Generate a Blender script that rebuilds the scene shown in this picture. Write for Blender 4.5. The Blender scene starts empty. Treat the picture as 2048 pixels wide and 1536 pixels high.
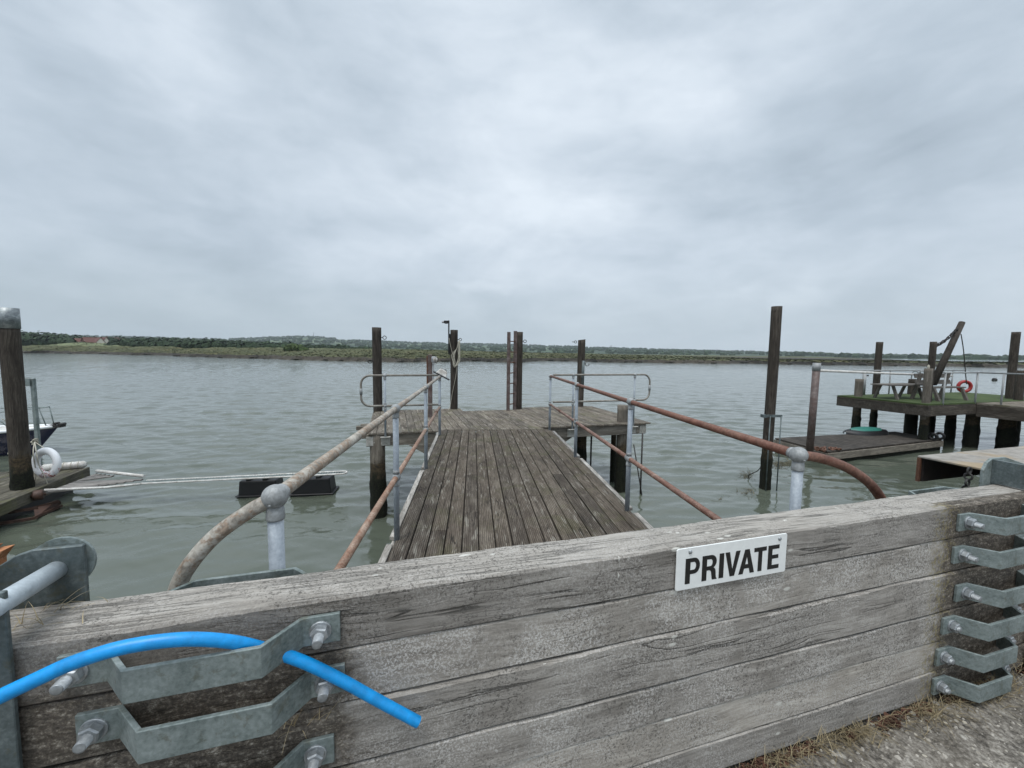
import bpy, math, random
import numpy as np
from mathutils import Matrix, Vector
R = math.radians
random.seed(7); rng = np.random.default_rng(7)
sc = bpy.context.scene
col = sc.collection

# ---------------------------------------------------------------- camera
EYE = 1.6                      # eye height above the quay (quay = z 0), water at z -1.7
FPX = 810.0                    # focal length in pixels of a 2048 px wide frame
PITCH, ROLL = R(4.474), R(0.709)
ZW = -1.7
cp, sp_, cr, sr = math.cos(PITCH), math.sin(PITCH), math.cos(ROLL), math.sin(ROLL)
FW = np.array([0, cp, -sp_]); U0 = np.array([0, sp_, cp]); R0 = np.array([1., 0, 0])
RT = cr*R0 + sr*U0; UP = -sr*R0 + cr*U0
cam_d = bpy.data.cameras.new('camera'); cam = bpy.data.objects.new('camera', cam_d); col.objects.link(cam)
cam.matrix_world = Matrix(((RT[0], UP[0], -FW[0], 0), (RT[1], UP[1], -FW[1], 0), (RT[2], UP[2], -FW[2], EYE), (0, 0, 0, 1)))
cam_d.sensor_width = 36; cam_d.lens = 36*FPX/2048
cam_d.clip_start = 0.05; cam_d.clip_end = 20000
sc.camera = cam

# ---------------------------------------------------------------- world: overcast sky
SUN_EL, SUN_AZ = R(70), R(205)
w = bpy.data.worlds.new('World'); sc.world = w; w.use_nodes = True
sc.view_settings.view_transform = 'Standard'; sc.view_settings.look = 'None'
sc.view_settings.exposure = 0.52; sc.view_settings.gamma = 1.0

class NT:
    """small helper to write node trees"""
    def __init__(s, tree): s.t = tree; s.n = tree.nodes; s.l = tree.links
    def node(s, typ, **kw):
        n = s.n.new(typ)
        for k, v in kw.items(): setattr(n, k, v)
        return n
    def put(s, sock, v):
        if isinstance(v, bpy.types.NodeSocket): s.l.new(v, sock)
        elif v is not None:
            if hasattr(sock.default_value, '__len__') and not hasattr(v, '__len__'): v = (v,)*len(sock.default_value)
            if hasattr(sock.default_value, '__len__') and len(sock.default_value) == 4 and len(v) == 3: v = (*v, 1)
            sock.default_value = v
    def math(s, op, a, b=None, c=None, clamp=False):
        n = s.node('ShaderNodeMath', operation=op, use_clamp=clamp)
        s.put(n.inputs[0], a)
        if b is not None: s.put(n.inputs[1], b)
        if c is not None: s.put(n.inputs[2], c)
        return n.outputs[0]
    def vmath(s, op, a, b=None):
        n = s.node('ShaderNodeVectorMath', operation=op); s.put(n.inputs[0], a)
        if b is not None: s.put(n.inputs[1], b)
        return n.outputs['Value'] if op in ('DOT_PRODUCT', 'LENGTH') else n.outputs[0]
    def sep(s, v):
        n = s.node('ShaderNodeSeparateXYZ'); s.put(n.inputs[0], v); return n.outputs
    def comb(s, x, y, z):
        n = s.node('ShaderNodeCombineXYZ'); s.put(n.inputs[0], x); s.put(n.inputs[1], y); s.put(n.inputs[2], z); return n.outputs[0]
    def noise(s, v, scale=1, detail=3, rough=.5, dist=0, sc3=None, off=None):
        if sc3 is not None: v = s.vmath('MULTIPLY', v, sc3)
        if off is not None: v = s.vmath('ADD', v, off)
        n = s.node('ShaderNodeTexNoise'); s.put(n.inputs['Vector'], v)
        n.inputs['Scale'].default_value = scale; n.inputs['Detail'].default_value = detail
        n.inputs['Roughness'].default_value = rough; n.inputs['Distortion'].default_value = dist
        return n.outputs['Fac']
    def vor(s, v, scale, feat='F1', rnd=1):
        n = s.node('ShaderNodeTexVoronoi', feature=feat); s.put(n.inputs['Vector'], v)
        n.inputs['Scale'].default_value = scale; n.inputs['Randomness'].default_value = rnd
        return n.outputs['Distance'], n.outputs['Color'] if 'Color' in n.outputs else None
    def step(s, x, a, b):   # smooth 0..1 between a and b
        n = s.node('ShaderNodeMapRange', interpolation_type='SMOOTHSTEP')
        s.put(n.inputs[0], x); s.put(n.inputs[1], a); s.put(n.inputs[2], b); return n.outputs[0]
    def mix(s, f, a, b, mode='MIX'):
        n = s.node('ShaderNodeMix', data_type='RGBA', blend_type=mode)
        s.put(n.inputs[0], f); s.put(n.inputs[6], a); s.put(n.inputs[7], b); return n.outputs[2]
    def ramp(s, f, stops):
        n = s.node('ShaderNodeValToRGB'); cr_ = n.color_ramp
        while len(cr_.elements) < len(stops): cr_.elements.new(.5)
        for e, (p, c) in zip(cr_.elements, stops): e.position = p; e.color = (*c, 1)
        s.put(n.inputs[0], f); return n.outputs[0]

def sky():
    T = NT(w.node_tree); T.n.clear()
    out = T.node('ShaderNodeOutputWorld')
    st = T.node('ShaderNodeTexSky', sky_type='NISHITA'); st.sun_disc = False
    st.sun_elevation = SUN_EL; st.sun_rotation = SUN_AZ; st.dust_density = 3; st.air_density = 1
    b1 = T.node('ShaderNodeBackground'); T.put(b1.inputs[0], st.outputs[0]); b1.inputs[1].default_value = .08
    d = T.node('ShaderNodeTexCoord').outputs['Generated']
    x, y, z = T.sep(d)
    zz = T.math('ADD', T.math('MAXIMUM', z, 0.0), .22)
    p = T.comb(T.math('DIVIDE', x, zz), T.math('DIVIDE', y, zz), 0.0)
    wv = T.noise(p, 1.1, 4, .55, off=(3.1, 7.7, 0)); wv2 = T.noise(d, 3.2, 4, .55, off=(1.1, 2.7, 5))
    n1 = T.noise(p, .8, 4, .5, .5, off=(11.3, 2.1, 0)); n2 = T.noise(d, 2.6, 6, .55, .5, sc3=(1, 1, 2.0), off=(4.4, .3, 2))
    n3 = T.noise(d, 9.0, 5, .55, .4, sc3=(1, 1, 2.6), off=(.4, 3.3, 2))
    f = T.math('ADD', T.math('ADD', T.math('MULTIPLY', n1, .26), T.math('MULTIPLY', n2, .44)), T.math('ADD', T.math('MULTIPLY', n3, .20), .145))
    dw = T.vmath('ADD', d, T.vmath('MULTIPLY', T.comb(T.math('SUBTRACT', wv, .5), T.math('SUBTRACT', wv2, .5), T.math('MULTIPLY', T.math('SUBTRACT', wv2, .5), 1.0)), (.34, .30, .26)))
    def nrm(v): return v/np.linalg.norm(v)
    def streak(u1, v1, u2, v2, wd, amp):     # a cloud bank between two bearings, ragged by noise
        def dirn(u, v): return nrm((u-1024)*RTs+(768-v)*UPs+FPX*FWs)
        a, b = dirn(u1, v1), dirn(u2, v2); c = nrm(a+b); t1 = nrm(b-a); t2 = nrm(np.cross(c, t1)); wd = wd/900.
        q = T.vmath('SUBTRACT', dw, tuple(c)); L1 = np.linalg.norm(b-a)/2+wd
        e1 = T.math('DIVIDE', T.vmath('DOT_PRODUCT', q, tuple(t1)), float(L1)); e2 = T.math('DIVIDE', T.vmath('DOT_PRODUCT', q, tuple(t2)), float(wd*1.25))
        r_ = T.math('SQRT', T.math('ADD', T.math('MULTIPLY', e1, e1), T.math('MULTIPLY', e2, e2)))
        return T.math('MULTIPLY', T.step(r_, 1.25, .15), amp)
    for L in BANKS: f = T.math('ADD', f, streak(*L))
    c = T.ramp(f, [(.38, (.283, .338, .393)), (.52, (.370, .432, .495)), (.64, (.455, .517, .582)), (.80, (.585, .643, .703))])
    hz = T.step(z, .24, .0)                  # thicker air low down: greyer and more even
    c = T.mix(T.math('MULTIPLY', hz, .55), c, T.mix(T.step(x, -.8, .7), (.340, .405, .437), (.422, .483, .522)))
    c = T.mix(T.step(z, 0.0, -.05), c, (.20, .23, .23))
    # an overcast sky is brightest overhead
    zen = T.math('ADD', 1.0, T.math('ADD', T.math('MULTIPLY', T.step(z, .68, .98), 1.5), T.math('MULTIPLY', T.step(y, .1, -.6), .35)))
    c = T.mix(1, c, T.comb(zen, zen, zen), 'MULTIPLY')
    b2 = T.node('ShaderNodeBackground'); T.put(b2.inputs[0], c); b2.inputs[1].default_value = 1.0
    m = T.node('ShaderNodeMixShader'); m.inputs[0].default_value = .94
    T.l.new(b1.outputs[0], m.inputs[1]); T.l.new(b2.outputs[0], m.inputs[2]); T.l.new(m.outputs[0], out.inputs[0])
RTs, UPs, FWs = RT, UP, FW
BANKS = [(930, -150, 1230, 430, 230, .10), (1000, 375, 1280, 400, 60, .09), (1500, 450, 2100, 360, 55, .05), (1480, 602, 1700, 600, 20, .11), (920, 581, 1040, 580, 12, .09),
         (1040, 642, 1260, 652, 18, .07), (180, 30, 450, 60, 100, .08), (1350, 140, 1560, 60, 120, .08), (600, 395, 900, 390, 36, .05), (1900, 180, 2100, 90, 60, .05),
         (1050, 310, 1300, 335, 52, -.09), (1240, 330, 1720, 430, 66, -.085), (1620, 420, 2120, 240, 60, -.08), (1190, 500, 1430, 525, 34, -.05), (-50, 450, 500, 480, 150, -.05),
         (-50, 600, 900, 625, 70, -.06), (450, -40, 520, 130, 50, -.05), (1000, -30, 1150, 30, 40, -.05), (1700, 120, 1800, 300, 90, -.05)]
sky()
sun_d = bpy.data.lights.new('sun', 'SUN'); sun_d.energy = 1.5; sun_d.angle = R(30); sun_d.color = (1, .97, .93)
sun = bpy.data.objects.new('sun', sun_d); col.objects.link(sun)
sun.rotation_euler = (R(90)-SUN_EL, 0, -SUN_AZ+math.pi)
sun.rotation_euler = Vector((math.sin(SUN_AZ)*math.cos(SUN_EL), math.cos(SUN_AZ)*math.cos(SUN_EL), math.sin(SUN_EL))).to_track_quat('Z', 'Y').to_euler()
sc.cycles.use_denoising = True
sc.cycles.max_bounces = 6; sc.cycles.diffuse_bounces = 3; sc.cycles.glossy_bounces = 3; sc.cycles.transmission_bounces = 2; sc.cycles.volume_bounces = 0

# ---------------------------------------------------------------- frames of reference
WA, JA = R(16.5), R(5.42)
DW = np.array([math.cos(WA), math.sin(WA), 0]); NW = np.array([-math.sin(WA), math.cos(WA), 0])
DJ = np.array([-math.sin(JA), math.cos(JA), 0]); NJ = np.array([math.cos(JA), math.sin(JA), 0])
def W(s, n, z): return DW*s + NW*n + np.array([0, 0, z])          # along the flood boards, out from them, up
def J(X, Y, z): return NJ*X + DJ*Y + np.array([0, 0, z])          # across the walkway, along it, up
def ray(u, v): return (u-1024)*RT + (768-v)*UP + FPX*FW
def at(u, v, z=0.):                                               # survey point at height z
    d = ray(u, v); t = (z-EYE)/d[2]; P = d*t; P[2] = z; return P
def top(v, P):                                                    # height on the vertical through P
    k = (768-v)/FPX; q = np.array([P[0], P[1], -EYE])
    return float((k*(q@FW)-q@UP)/(UP[2]-k*FW[2]))
def atp(u, v, P0, n):                                             # survey point on a vertical plane
    d = ray(u, v); o = np.array([0, 0, EYE]); return o + d*(((P0-o)@n)/(d@n))

# ---------------------------------------------------------------- mesh builder
class MB:
    def __init__(s): s.v = []; s.f = []; s.sm = []
    def add(s, vs, fs, smooth=False):
        o = len(s.v); s.v += [tuple(map(float, p)) for p in vs]
        s.f += [tuple(i+o for i in f) for f in fs]; s.sm += [smooth]*len(fs); return s
    def hexa(s, b, t):      # four bottom, four top points (counterclockwise from above)
        return s.add(list(b)+list(t), [(3, 2, 1, 0), (4, 5, 6, 7), (0, 1, 5, 4), (1, 2, 6, 5), (2, 3, 7, 6), (3, 0, 4, 7)])
    def box(s, F, a0, a1, b0, b1, z0, z1):
        q = [(a0, b0), (a1, b0), (a1, b1), (a0, b1)]
        return s.hexa([F(x, y, z0) for x, y in q], [F(x, y, z1) for x, y in q])
    def prism(s, poly, z0, z1, F=None):
        F = F or (lambda x, y, z: np.array([x, y, z])); n = len(poly)
        vs = [F(x, y, z0) for x, y in poly] + [F(x, y, z1) for x, y in poly]
        return s.add(vs, [tuple(range(n))[::-1], tuple(range(n, 2*n))] + [(i, (i+1) % n, n+(i+1) % n, n+i) for i in range(n)])
    def strip(s, pts, t, z0, z1, F):    # bent flat bar: path in plan, thickness t
        P = [np.array(p, float) for p in pts]; L = []; Rr = []
        for i, p in enumerate(P):
            d0 = P[i]-P[i-1] if i else P[1]-P[0]; d1 = P[i+1]-p if i < len(P)-1 else d0
            d0 = d0/np.linalg.norm(d0); d1 = d1/np.linalg.norm(d1); d = d0+d1; d /= np.linalg.norm(d)
            nn = np.array([-d[1], d[0]]); k = t/2/max(.5, abs(nn@np.array([-d0[1], d0[0]]))); L.append(p+nn*k); Rr.append(p-nn*k)
        n = len(P); vs = []
        for i in range(n): vs += [F(*Rr[i], z0), F(*L[i], z0), F(*L[i], z1), F(*Rr[i], z1)]
        fs = [(0, 1, 2, 3), tuple(4*(n-1)+k for k in (3, 2, 1, 0))]
        for i in range(n-1):
            a, b = 4*i, 4*i+4
            fs += [(a, a+1, b+1, b)[::-1], (a+1, a+2, b+2, b+1)[::-1], (a+2, a+3, b+3, b+2)[::-1], (a+3, a, b, b+3)[::-1]]
        return s.add(vs, fs)
    def tube(s, pts, r, seg=12, caps=True, smooth=True):
        P = [np.array(p, float) for p in pts]; n = len(P); rs = r if hasattr(r, '__len__') else [r]*n
        T = []
        for i in range(n):
            d = P[min(i+1, n-1)]-P[max(i-1, 0)]; T.append(d/(np.linalg.norm(d)+1e-12))
        up = np.array([0, 0, 1.]) if abs(T[0][2]) < .9 else np.array([1., 0, 0])
        a = np.cross(T[0], up); a /= np.linalg.norm(a); vs = []
        for i in range(n):
            a = a-T[i]*(a@T[i]); a /= np.linalg.norm(a); b = np.cross(T[i], a)
            for k in range(seg):
                th = 2*math.pi*k/seg; vs.append(P[i]+rs[i]*(math.cos(th)*a+math.sin(th)*b))
        fs = [(i*seg+k, i*seg+(k+1) % seg, (i+1)*seg+(k+1) % seg, (i+1)*seg+k) for i in range(n-1) for k in range(seg)]
        s.add(vs, fs, smooth)
        if caps:
            o = len(s.v)-len(vs)
            s.f += [tuple(o+k for k in range(seg))[::-1], tuple(o+(n-1)*seg+k for k in range(seg))]; s.sm += [False, False]
        return s
    def ball(s, c, r, seg=16, rings=10, sq=(1, 1, 1)):
        c = np.array(c, float); vs = [c+np.array([0, 0, r*sq[2]])]
        for i in range(1, rings):
            ph = math.pi*i/rings
            for k in range(seg):
                th = 2*math.pi*k/seg
                vs.append(c+r*np.array([math.sin(ph)*math.cos(th)*sq[0], math.sin(ph)*math.sin(th)*sq[1], math.cos(ph)*sq[2]]))
        vs.append(c-np.array([0, 0, r*sq[2]])); e = len(vs)-1
        fs = [(0, 1+k, 1+(k+1) % seg) for k in range(seg)]
        for i in range(rings-2):
            for k in range(seg):
                a = 1+i*seg+k; b = 1+i*seg+(k+1) % seg; fs.append((a, a+seg, b+seg, b))
        fs += [(e, 1+(rings-2)*seg+(k+1) % seg, 1+(rings-2)*seg+k) for k in range(seg)]
        return s.add(vs, fs, True)
    def torus(s, c, ax, R_, r, seg=32, ring=12, a0=0, a1=2*math.pi, up=(0, 0, 1), sq=1):
        c = np.array(c, float); ax = np.array(ax, float); ax /= np.linalg.norm(ax)
        u = np.array(up, float); u = u-ax*(u@ax); u /= np.linalg.norm(u); v_ = np.cross(ax, u)
        full = abs(a1-a0-2*math.pi) < 1e-6; n = seg if full else seg+1; vs = []
        for i in range(n):
            a = a0+(a1-a0)*i/seg; d = math.cos(a)*u+math.sin(a)*v_
            for k in range(ring):
                th = 2*math.pi*k/ring; vs.append(c+d*(R_+r*math.cos(th))+ax*r*sq*math.sin(th))
        m = n if full else n-1
        fs = [(i*ring+k, ((i+1) % n)*ring+k, ((i+1) % n)*ring+(k+1) % ring, i*ring+(k+1) % ring) for i in range(m) for k in range(ring)]
        if not full: fs += [tuple(range(ring)), tuple((n-1)*ring+k for k in range(ring))[::-1]]
        return s.add(vs, fs, True)

MW = {}   # world matrices of what has been linked
def frame(P, rot=0): return Matrix.Translation(Vector(tuple(P))) @ Matrix.Rotation(rot, 4, 'Z')
def _place(o, M, parent):
    MW[o.name] = M
    if parent is not None:
        o.parent = parent; o.matrix_basis = MW[parent.name].inverted() @ M
    else: o.matrix_basis = M
def thing(name, label, cat, P, rot=0, group=None):
    o = bpy.data.objects.new(name, None); col.objects.link(o); o.empty_display_size = .1
    _place(o, frame(P, rot), None); return tag(o, label, cat, group)
def tag(o, label, cat, group=None, kind=None):
    o['label'] = label; o['category'] = cat
    if group: o['group'] = group
    if kind: o['kind'] = kind
    return o
def obj(name, mb, mat, parent=None, P=None, rot=None, bevel=0, bseg=1, kind=None, label=None, M=None):
    if M is None:
        if P is None and rot is None and parent is not None: M = MW[parent.name].copy()
        else:
            if P is None: P = MW[parent.name].translation if parent is not None else (0, 0, 0)
            if rot is None: rot = MW[parent.name].to_euler().z if parent is not None else 0
            M = frame(P, rot)
    A = np.array(M.inverted()); V = np.array(mb.v, float) if len(mb.v) else np.zeros((0, 3))
    V = V@A[:3, :3].T+A[:3, 3]
    me = bpy.data.meshes.new(name); me.from_pydata(V.tolist(), [], mb.f)
    me.polygons.foreach_set('use_smooth', mb.sm); me.materials.append(mat); me.update()
    o = bpy.data.objects.new(name, me); col.objects.link(o); _place(o, M, parent)
    if bevel:
        b = o.modifiers.new('bevel', 'BEVEL'); b.width = bevel; b.segments = bseg; b.limit_method = 'ANGLE'; b.angle_limit = R(35)
    if kind: o['kind'] = kind
    if label: o['label'] = label
    return o

# ---------------------------------------------------------------- materials
def mat(name):
    m = bpy.data.materials.new(name); m.use_nodes = True; T = NT(m.node_tree); T.n.clear()
    out = T.node('ShaderNodeOutputMaterial'); bs = T.node('ShaderNodeBsdfPrincipled'); T.l.new(bs.outputs[0], out.inputs[0])
    T.bs = bs; T.out = out; T.m = m
    return m, T
def fin(T, c, rough=.8, metal=0, bump=None, dist=.002, spec=None, strength=1):
    T.put(T.bs.inputs['Base Color'], c); T.put(T.bs.inputs['Roughness'], rough); T.put(T.bs.inputs['Metallic'], metal)
    if spec is not None: T.bs.inputs['Specular IOR Level'].default_value = spec
    if bump is not None:
        b = T.node('ShaderNodeBump'); b.inputs['Distance'].default_value = dist; b.inputs['Strength'].default_value = strength
        T.put(b.inputs['Height'], bump); T.l.new(b.outputs[0], T.bs.inputs['Normal'])
    return T.m
def ocoord(T, island=True):
    p = T.node('ShaderNodeTexCoord').outputs['Object']
    if island:
        r = T.math('FRACT', T.math('ADD', T.node('ShaderNodeNewGeometry').outputs['Random Per Island'], T.node('ShaderNodeObjectInfo').outputs['Random']))
        return p, T.vmath('ADD', p, T.comb(T.math('MULTIPLY', r, 37.), T.math('MULTIPLY', r, 19.3), T.math('MULTIPLY', r, 53.))), r
    return p, p, None
def ax3(axis, al, cr_):
    v = [cr_]*3; v['xyz'.index(axis)] = al; return tuple(v)

def wood(name, axis, dark, mid, light, along=2.2, cross=60, crack=.75, speck=None, groove=None, tide=False, edge=None, gate=False, blotch=.35, bd=.0022, moss=0, crackw=.022):
    m, T = mat(name); po, p, rnd = ocoord(T)
    wp = T.noise(p, .9, 2, .5, sc3=ax3(axis, 1.6, 2.2))
    p = T.vmath('ADD', p, T.vmath('MULTIPLY', T.comb(wp, wp, wp), ax3(axis, 0, .10)))
    g = T.noise(p, 1, 7, .68, .15, sc3=ax3(axis, along, cross))
    g2 = T.noise(p, 1, 5, .7, 0, sc3=ax3(axis, along*6, cross*3.2))
    f = T.math('ADD', T.math('MULTIPLY', g, .68), T.math('MULTIPLY', g2, .32))
    c = T.ramp(f, [(.30, dark), (.50, mid), (.70, light)])
    bl = T.noise(po if gate else p, 3.1, 4, .6, .5, sc3=ax3(axis, .55, 1.5))
    c = T.mix(T.math('MULTIPLY', T.step(bl, .45, .72), blotch), c, dark)
    c = T.mix(T.math('MULTIPLY', T.step(bl, .46, .28), blotch*.7), c, light)
    c = T.mix(1, c, T.ramp(rnd, [(0, (.80, .80, .80)), (.5, (1, .99, .97)), (1, (1.16, 1.14, 1.1))]), 'MULTIPLY')
    h = T.math('MULTIPLY', f, .6)
    if crack:
        cn = T.noise(p, 1, 2, .5, .12, sc3=ax3(axis, .75, 21), off=(5, 3, 1))
        ck = T.step(T.math('ABSOLUTE', T.math('SUBTRACT', cn, .5)), crackw, .002)
        ck = T.math('MULTIPLY', ck, T.step(T.noise(p, 1, 2, .5, 0, sc3=ax3(axis, 2.2, 9), off=(9, 1, 4)), .50, .60))
        cn2 = T.noise(p, 1, 2, .5, .25, sc3=ax3(axis, 3.2, 70), off=(2, 8, 3))
        ck2 = T.math('MULTIPLY', T.step(T.math('ABSOLUTE', T.math('SUBTRACT', cn2, .5)), .02, .003), T.step(T.noise(p, 5, 2, .5), .45, .62))
        cc = T.math('MAXIMUM', ck, T.math('MULTIPLY', ck2, .6))
        if gate: cc = T.math('MULTIPLY', cc, T.sep(T.node('ShaderNodeObjectInfo').outputs['Color'])[0])
        c = T.mix(T.math('MULTIPLY', cc, crack), c, tuple(x*.16 for x in dark))
        h = T.math('SUBTRACT', h, T.math('MULTIPLY', cc, 1.1))
    if gate:
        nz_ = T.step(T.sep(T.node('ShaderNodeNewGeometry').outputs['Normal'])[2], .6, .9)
        xx_, yy_, zz_ = T.sep(po)
        pr = T.comb(T.math('MULTIPLY', xx_, 1.25), T.math('MULTIPLY', T.math('SUBTRACT', yy_, T.math('MULTIPLY', xx_, -.035)), 44), 3.0)
        tn = T.noise(pr, 1, 3, .55, .35)
        tc = T.math('MULTIPLY', T.step(T.math('ABSOLUTE', T.math('SUBTRACT', tn, .5)), .034, .006), T.step(T.noise(po, 1, 3, .6, 0, sc3=(3.1, 16, 1), off=(7, 7, 1)), .43, .56))
        tc = T.math('MULTIPLY', tc, nz_)
        c = T.mix(T.math('MULTIPLY', tc, .88), c, (.020, .017, .014)); h = T.math('SUBTRACT', h, T.math('MULTIPLY', tc, 1.2))
        c = T.mix(T.math('MULTIPLY', nz_, .30), c, (.50, .47, .42))  # paler upward faces: bleaching plus light from above put into the colour
    if speck:
        pS = T.vmath('ADD', po, T.comb(T.math('MULTIPLY', rnd, 31.), T.math('MULTIPLY', rnd, 17.), T.math('MULTIPLY', rnd, 23.)))
        sn = T.noise(pS, 150, 4, .75, .4)
        sm_ = T.step(T.noise(pS, 3.4, 4, .65, .6, off=(4, 2, 6)), .36, .62)
        if gate: sm_ = T.math('MULTIPLY', sm_, T.sep(T.node('ShaderNodeObjectInfo').outputs['Color'])[1])
        c = T.mix(T.math('MULTIPLY', T.math('MULTIPLY', T.step(sn, .48, .57), sm_), .85), c, speck)
        sd = T.math('MULTIPLY', T.step(T.noise(pS, 120, 4, .72, .6, off=(3, 3, 3)), .52, .61), T.step(T.noise(pS, 2.8, 3, .6, .5, off=(8, 1, 6)), .40, .58))
        c = T.mix(T.math('MULTIPLY', sd, .72), c, tuple(x*.42 for x in dark))
        h = T.math('ADD', h, T.math('MULTIPLY', sn, .35))
    if gate:
        oi = T.node('ShaderNodeObjectInfo'); oc = T.sep(oi.outputs['Color'])
        x, y, z = T.sep(po)
        c = T.mix(1, c, T.comb(oc[2], oc[2], oc[2]), 'MULTIPLY')
        # pale droppings and lichen spots
        vd, _ = T.vor(T.vmath('MULTIPLY', po, (9, 22, 22)), 1.0)
        sp = T.math('MULTIPLY', T.step(vd, .20, .13), T.step(T.noise(po, 5.1, 2, .5, off=(1, 1, 9)), .60, .66))
        c = T.mix(T.math('MULTIPLY', sp, .8), c, (.56, .55, .50))
        # damp, algae-dark wood around the metal straps at both ends
        ww = T.math('MULTIPLY', T.math('SUBTRACT', T.noise(po, 4.5, 6, .72, .4), .5), .62)
        wz_ = T.sep(T.node('ShaderNodeNewGeometry').outputs['Position'])[2]
        ww = T.math('ADD', ww, T.math('MULTIPLY', T.math('SUBTRACT', T.noise(po, 24, 5, .75, .3, off=(2, 2, 2)), .5), .30))
        lft = T.math('MULTIPLY', T.step(T.math('ADD', x, T.math('MULTIPLY', ww, .7)), .96, .82), T.math('ADD', T.math('MULTIPLY', T.step(T.math('ADD', wz_, T.math('MULTIPLY', ww, .2)), .84, .76), .72), .28)); rgt = T.step(T.math('ADD', x, T.math('MULTIPLY', ww, .55)), 3.36, 3.47)
        lft = T.math('MULTIPLY', lft, T.step(T.node('ShaderNodeNewGeometry').outputs['Random Per Island'], -1, -.9))
        front = T.step(y, .060, .045)
        lft = T.math('MULTIPLY', lft, T.math('ADD', T.math('MULTIPLY', front, .92), .08))
        st = T.math('MAXIMUM', lft, T.math('MULTIPLY', rgt, T.math('ADD', T.math('MULTIPLY', front, .9), .1)))
        sc_ = T.ramp(T.math('ADD', T.math('MULTIPLY', T.noise(po, 1, 6, .72, 0, sc3=(26, 60, 60)), .55), T.math('MULTIPLY', T.noise(po, 130, 4, .75, 0), .45)), [(.38, (.016, .012, .008)), (.49, (.062, .049, .037)), (.56, (.15, .128, .10)), (.62, (.36, .33, .28))])
        c = T.mix(T.math('MULTIPLY', st, .88), c, sc_)
        al = T.math('MULTIPLY', T.math('MULTIPLY', T.step(T.math('ABSOLUTE', T.math('SUBTRACT', T.math('ADD', x, T.math('MULTIPLY', ww, .35)), 3.42)), .10, .02), T.step(T.noise(po, 60, 4, .7), .5, .58)), front)
        c = T.mix(T.math('MULTIPLY', al, .55), c, (.23, .19, .075))
    if moss:
        mm = T.math('MULTIPLY', T.step(T.noise(po, 2.3, 5, .65, .6, off=(7, 7, 7)), .50, .66), moss)
        c = T.mix(mm, c, (.105, .105, .045))
    if edge:
        e = T.step(T.noise(p, 1, 3, .6, .2, sc3=ax3(axis, 3, 26), off=(6, 6, 6)), .58, .68)
        c = T.mix(T.math('MULTIPLY', e, .5), c, edge)
    if groove:
        gx = {'x': 'x', 'y': 'x'}[axis]
        xx = T.sep(po)[0]
        wv = T.math('SINE', T.math('MULTIPLY', xx, 2*math.pi/groove))
        c = T.mix(T.math('MULTIPLY', T.step(wv, -.2, -.95), .55), c, tuple(x*.35 for x in dark))
        h = T.math('ADD', h, T.math('MULTIPLY', wv, .9))
    if tide:
        z = T.sep(T.node('ShaderNodeNewGeometry').outputs['Position'])[2]
        zz = T.math('ADD', z, T.math('MULTIPLY', T.math('SUBTRACT', T.noise(po, 3, 5, .7), .5), .9))
        c = T.mix(T.step(zz, -.45, -.62), c, T.ramp(T.noise(po, 25, 4, .7), [(.4, (.030, .024, .016)), (.65, (.085, .062, .035))]))
        c = T.mix(T.step(zz, -.72, -.95), c, T.ramp(T.noise(po, 30, 4, .7), [(.4, (.006, .006, .005)), (.7, (.022, .026, .012))]))
        h = T.math('ADD', h, T.math('MULTIPLY', T.math('MULTIPLY', T.noise(po, 30, 4, .7), T.step(zz, -.5, -.9)), 5))
    return fin(T, c, .86, 0, h, bd, spec=.25)

M = {}
M['gate'] = wood('weathered_grey_oak', 'x', (.128, .115, .100), (.295, .273, .246), (.50, .472, .432), along=2.4, cross=48, crack=.95, speck=(.56, .54, .51), gate=True, bd=.003, crackw=.03)
M['deck'] = wood('grooved_decking', 'y', (.048, .037, .028), (.132, .108, .085), (.30, .265, .22), along=3.0, cross=55, crack=.8, groove=.017, edge=(.42, .39, .33), moss=.38, bd=.005, blotch=.6)
M['deck_far'] = wood('aged_decking', 'y', (.052, .042, .033), (.128, .110, .090), (.25, .228, .192), along=3.0, cross=45, crack=.8, edge=(.36, .33, .28), moss=.35, bd=.0035, blotch=.7)
M['beam'] = wood('beam_timber', 'x', (.080, .070, .057), (.175, .157, .132), (.32, .29, .25), along=2.5, cross=34, crack=.8, blotch=.6)
M['pile'] = wood('pile_timber', 'z', (.018, .015, .012), (.048, .040, .033), (.112, .099, .084), along=1.6, cross=42, crack=.8, tide=True, blotch=.5, bd=.004)
M['pale_pile'] = wood('pale_pile_timber', 'z', (.060, .050, .040), (.15, .132, .11), (.29, .26, .22), along=1.8, cross=42, crack=.8, tide=True, blotch=.4, bd=.004)
M['dark_beam'] = wood('dark_beam_timber', 'x', (.022, .018, .014), (.066, .056, .046), (.15, .132, .112), along=2.5, cross=30, crack=.8, blotch=.7)
M['bench'] = wood('bench_timber', 'x', (.07, .062, .055), (.13, .118, .105), (.22, .2, .18), cross=40)

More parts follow.
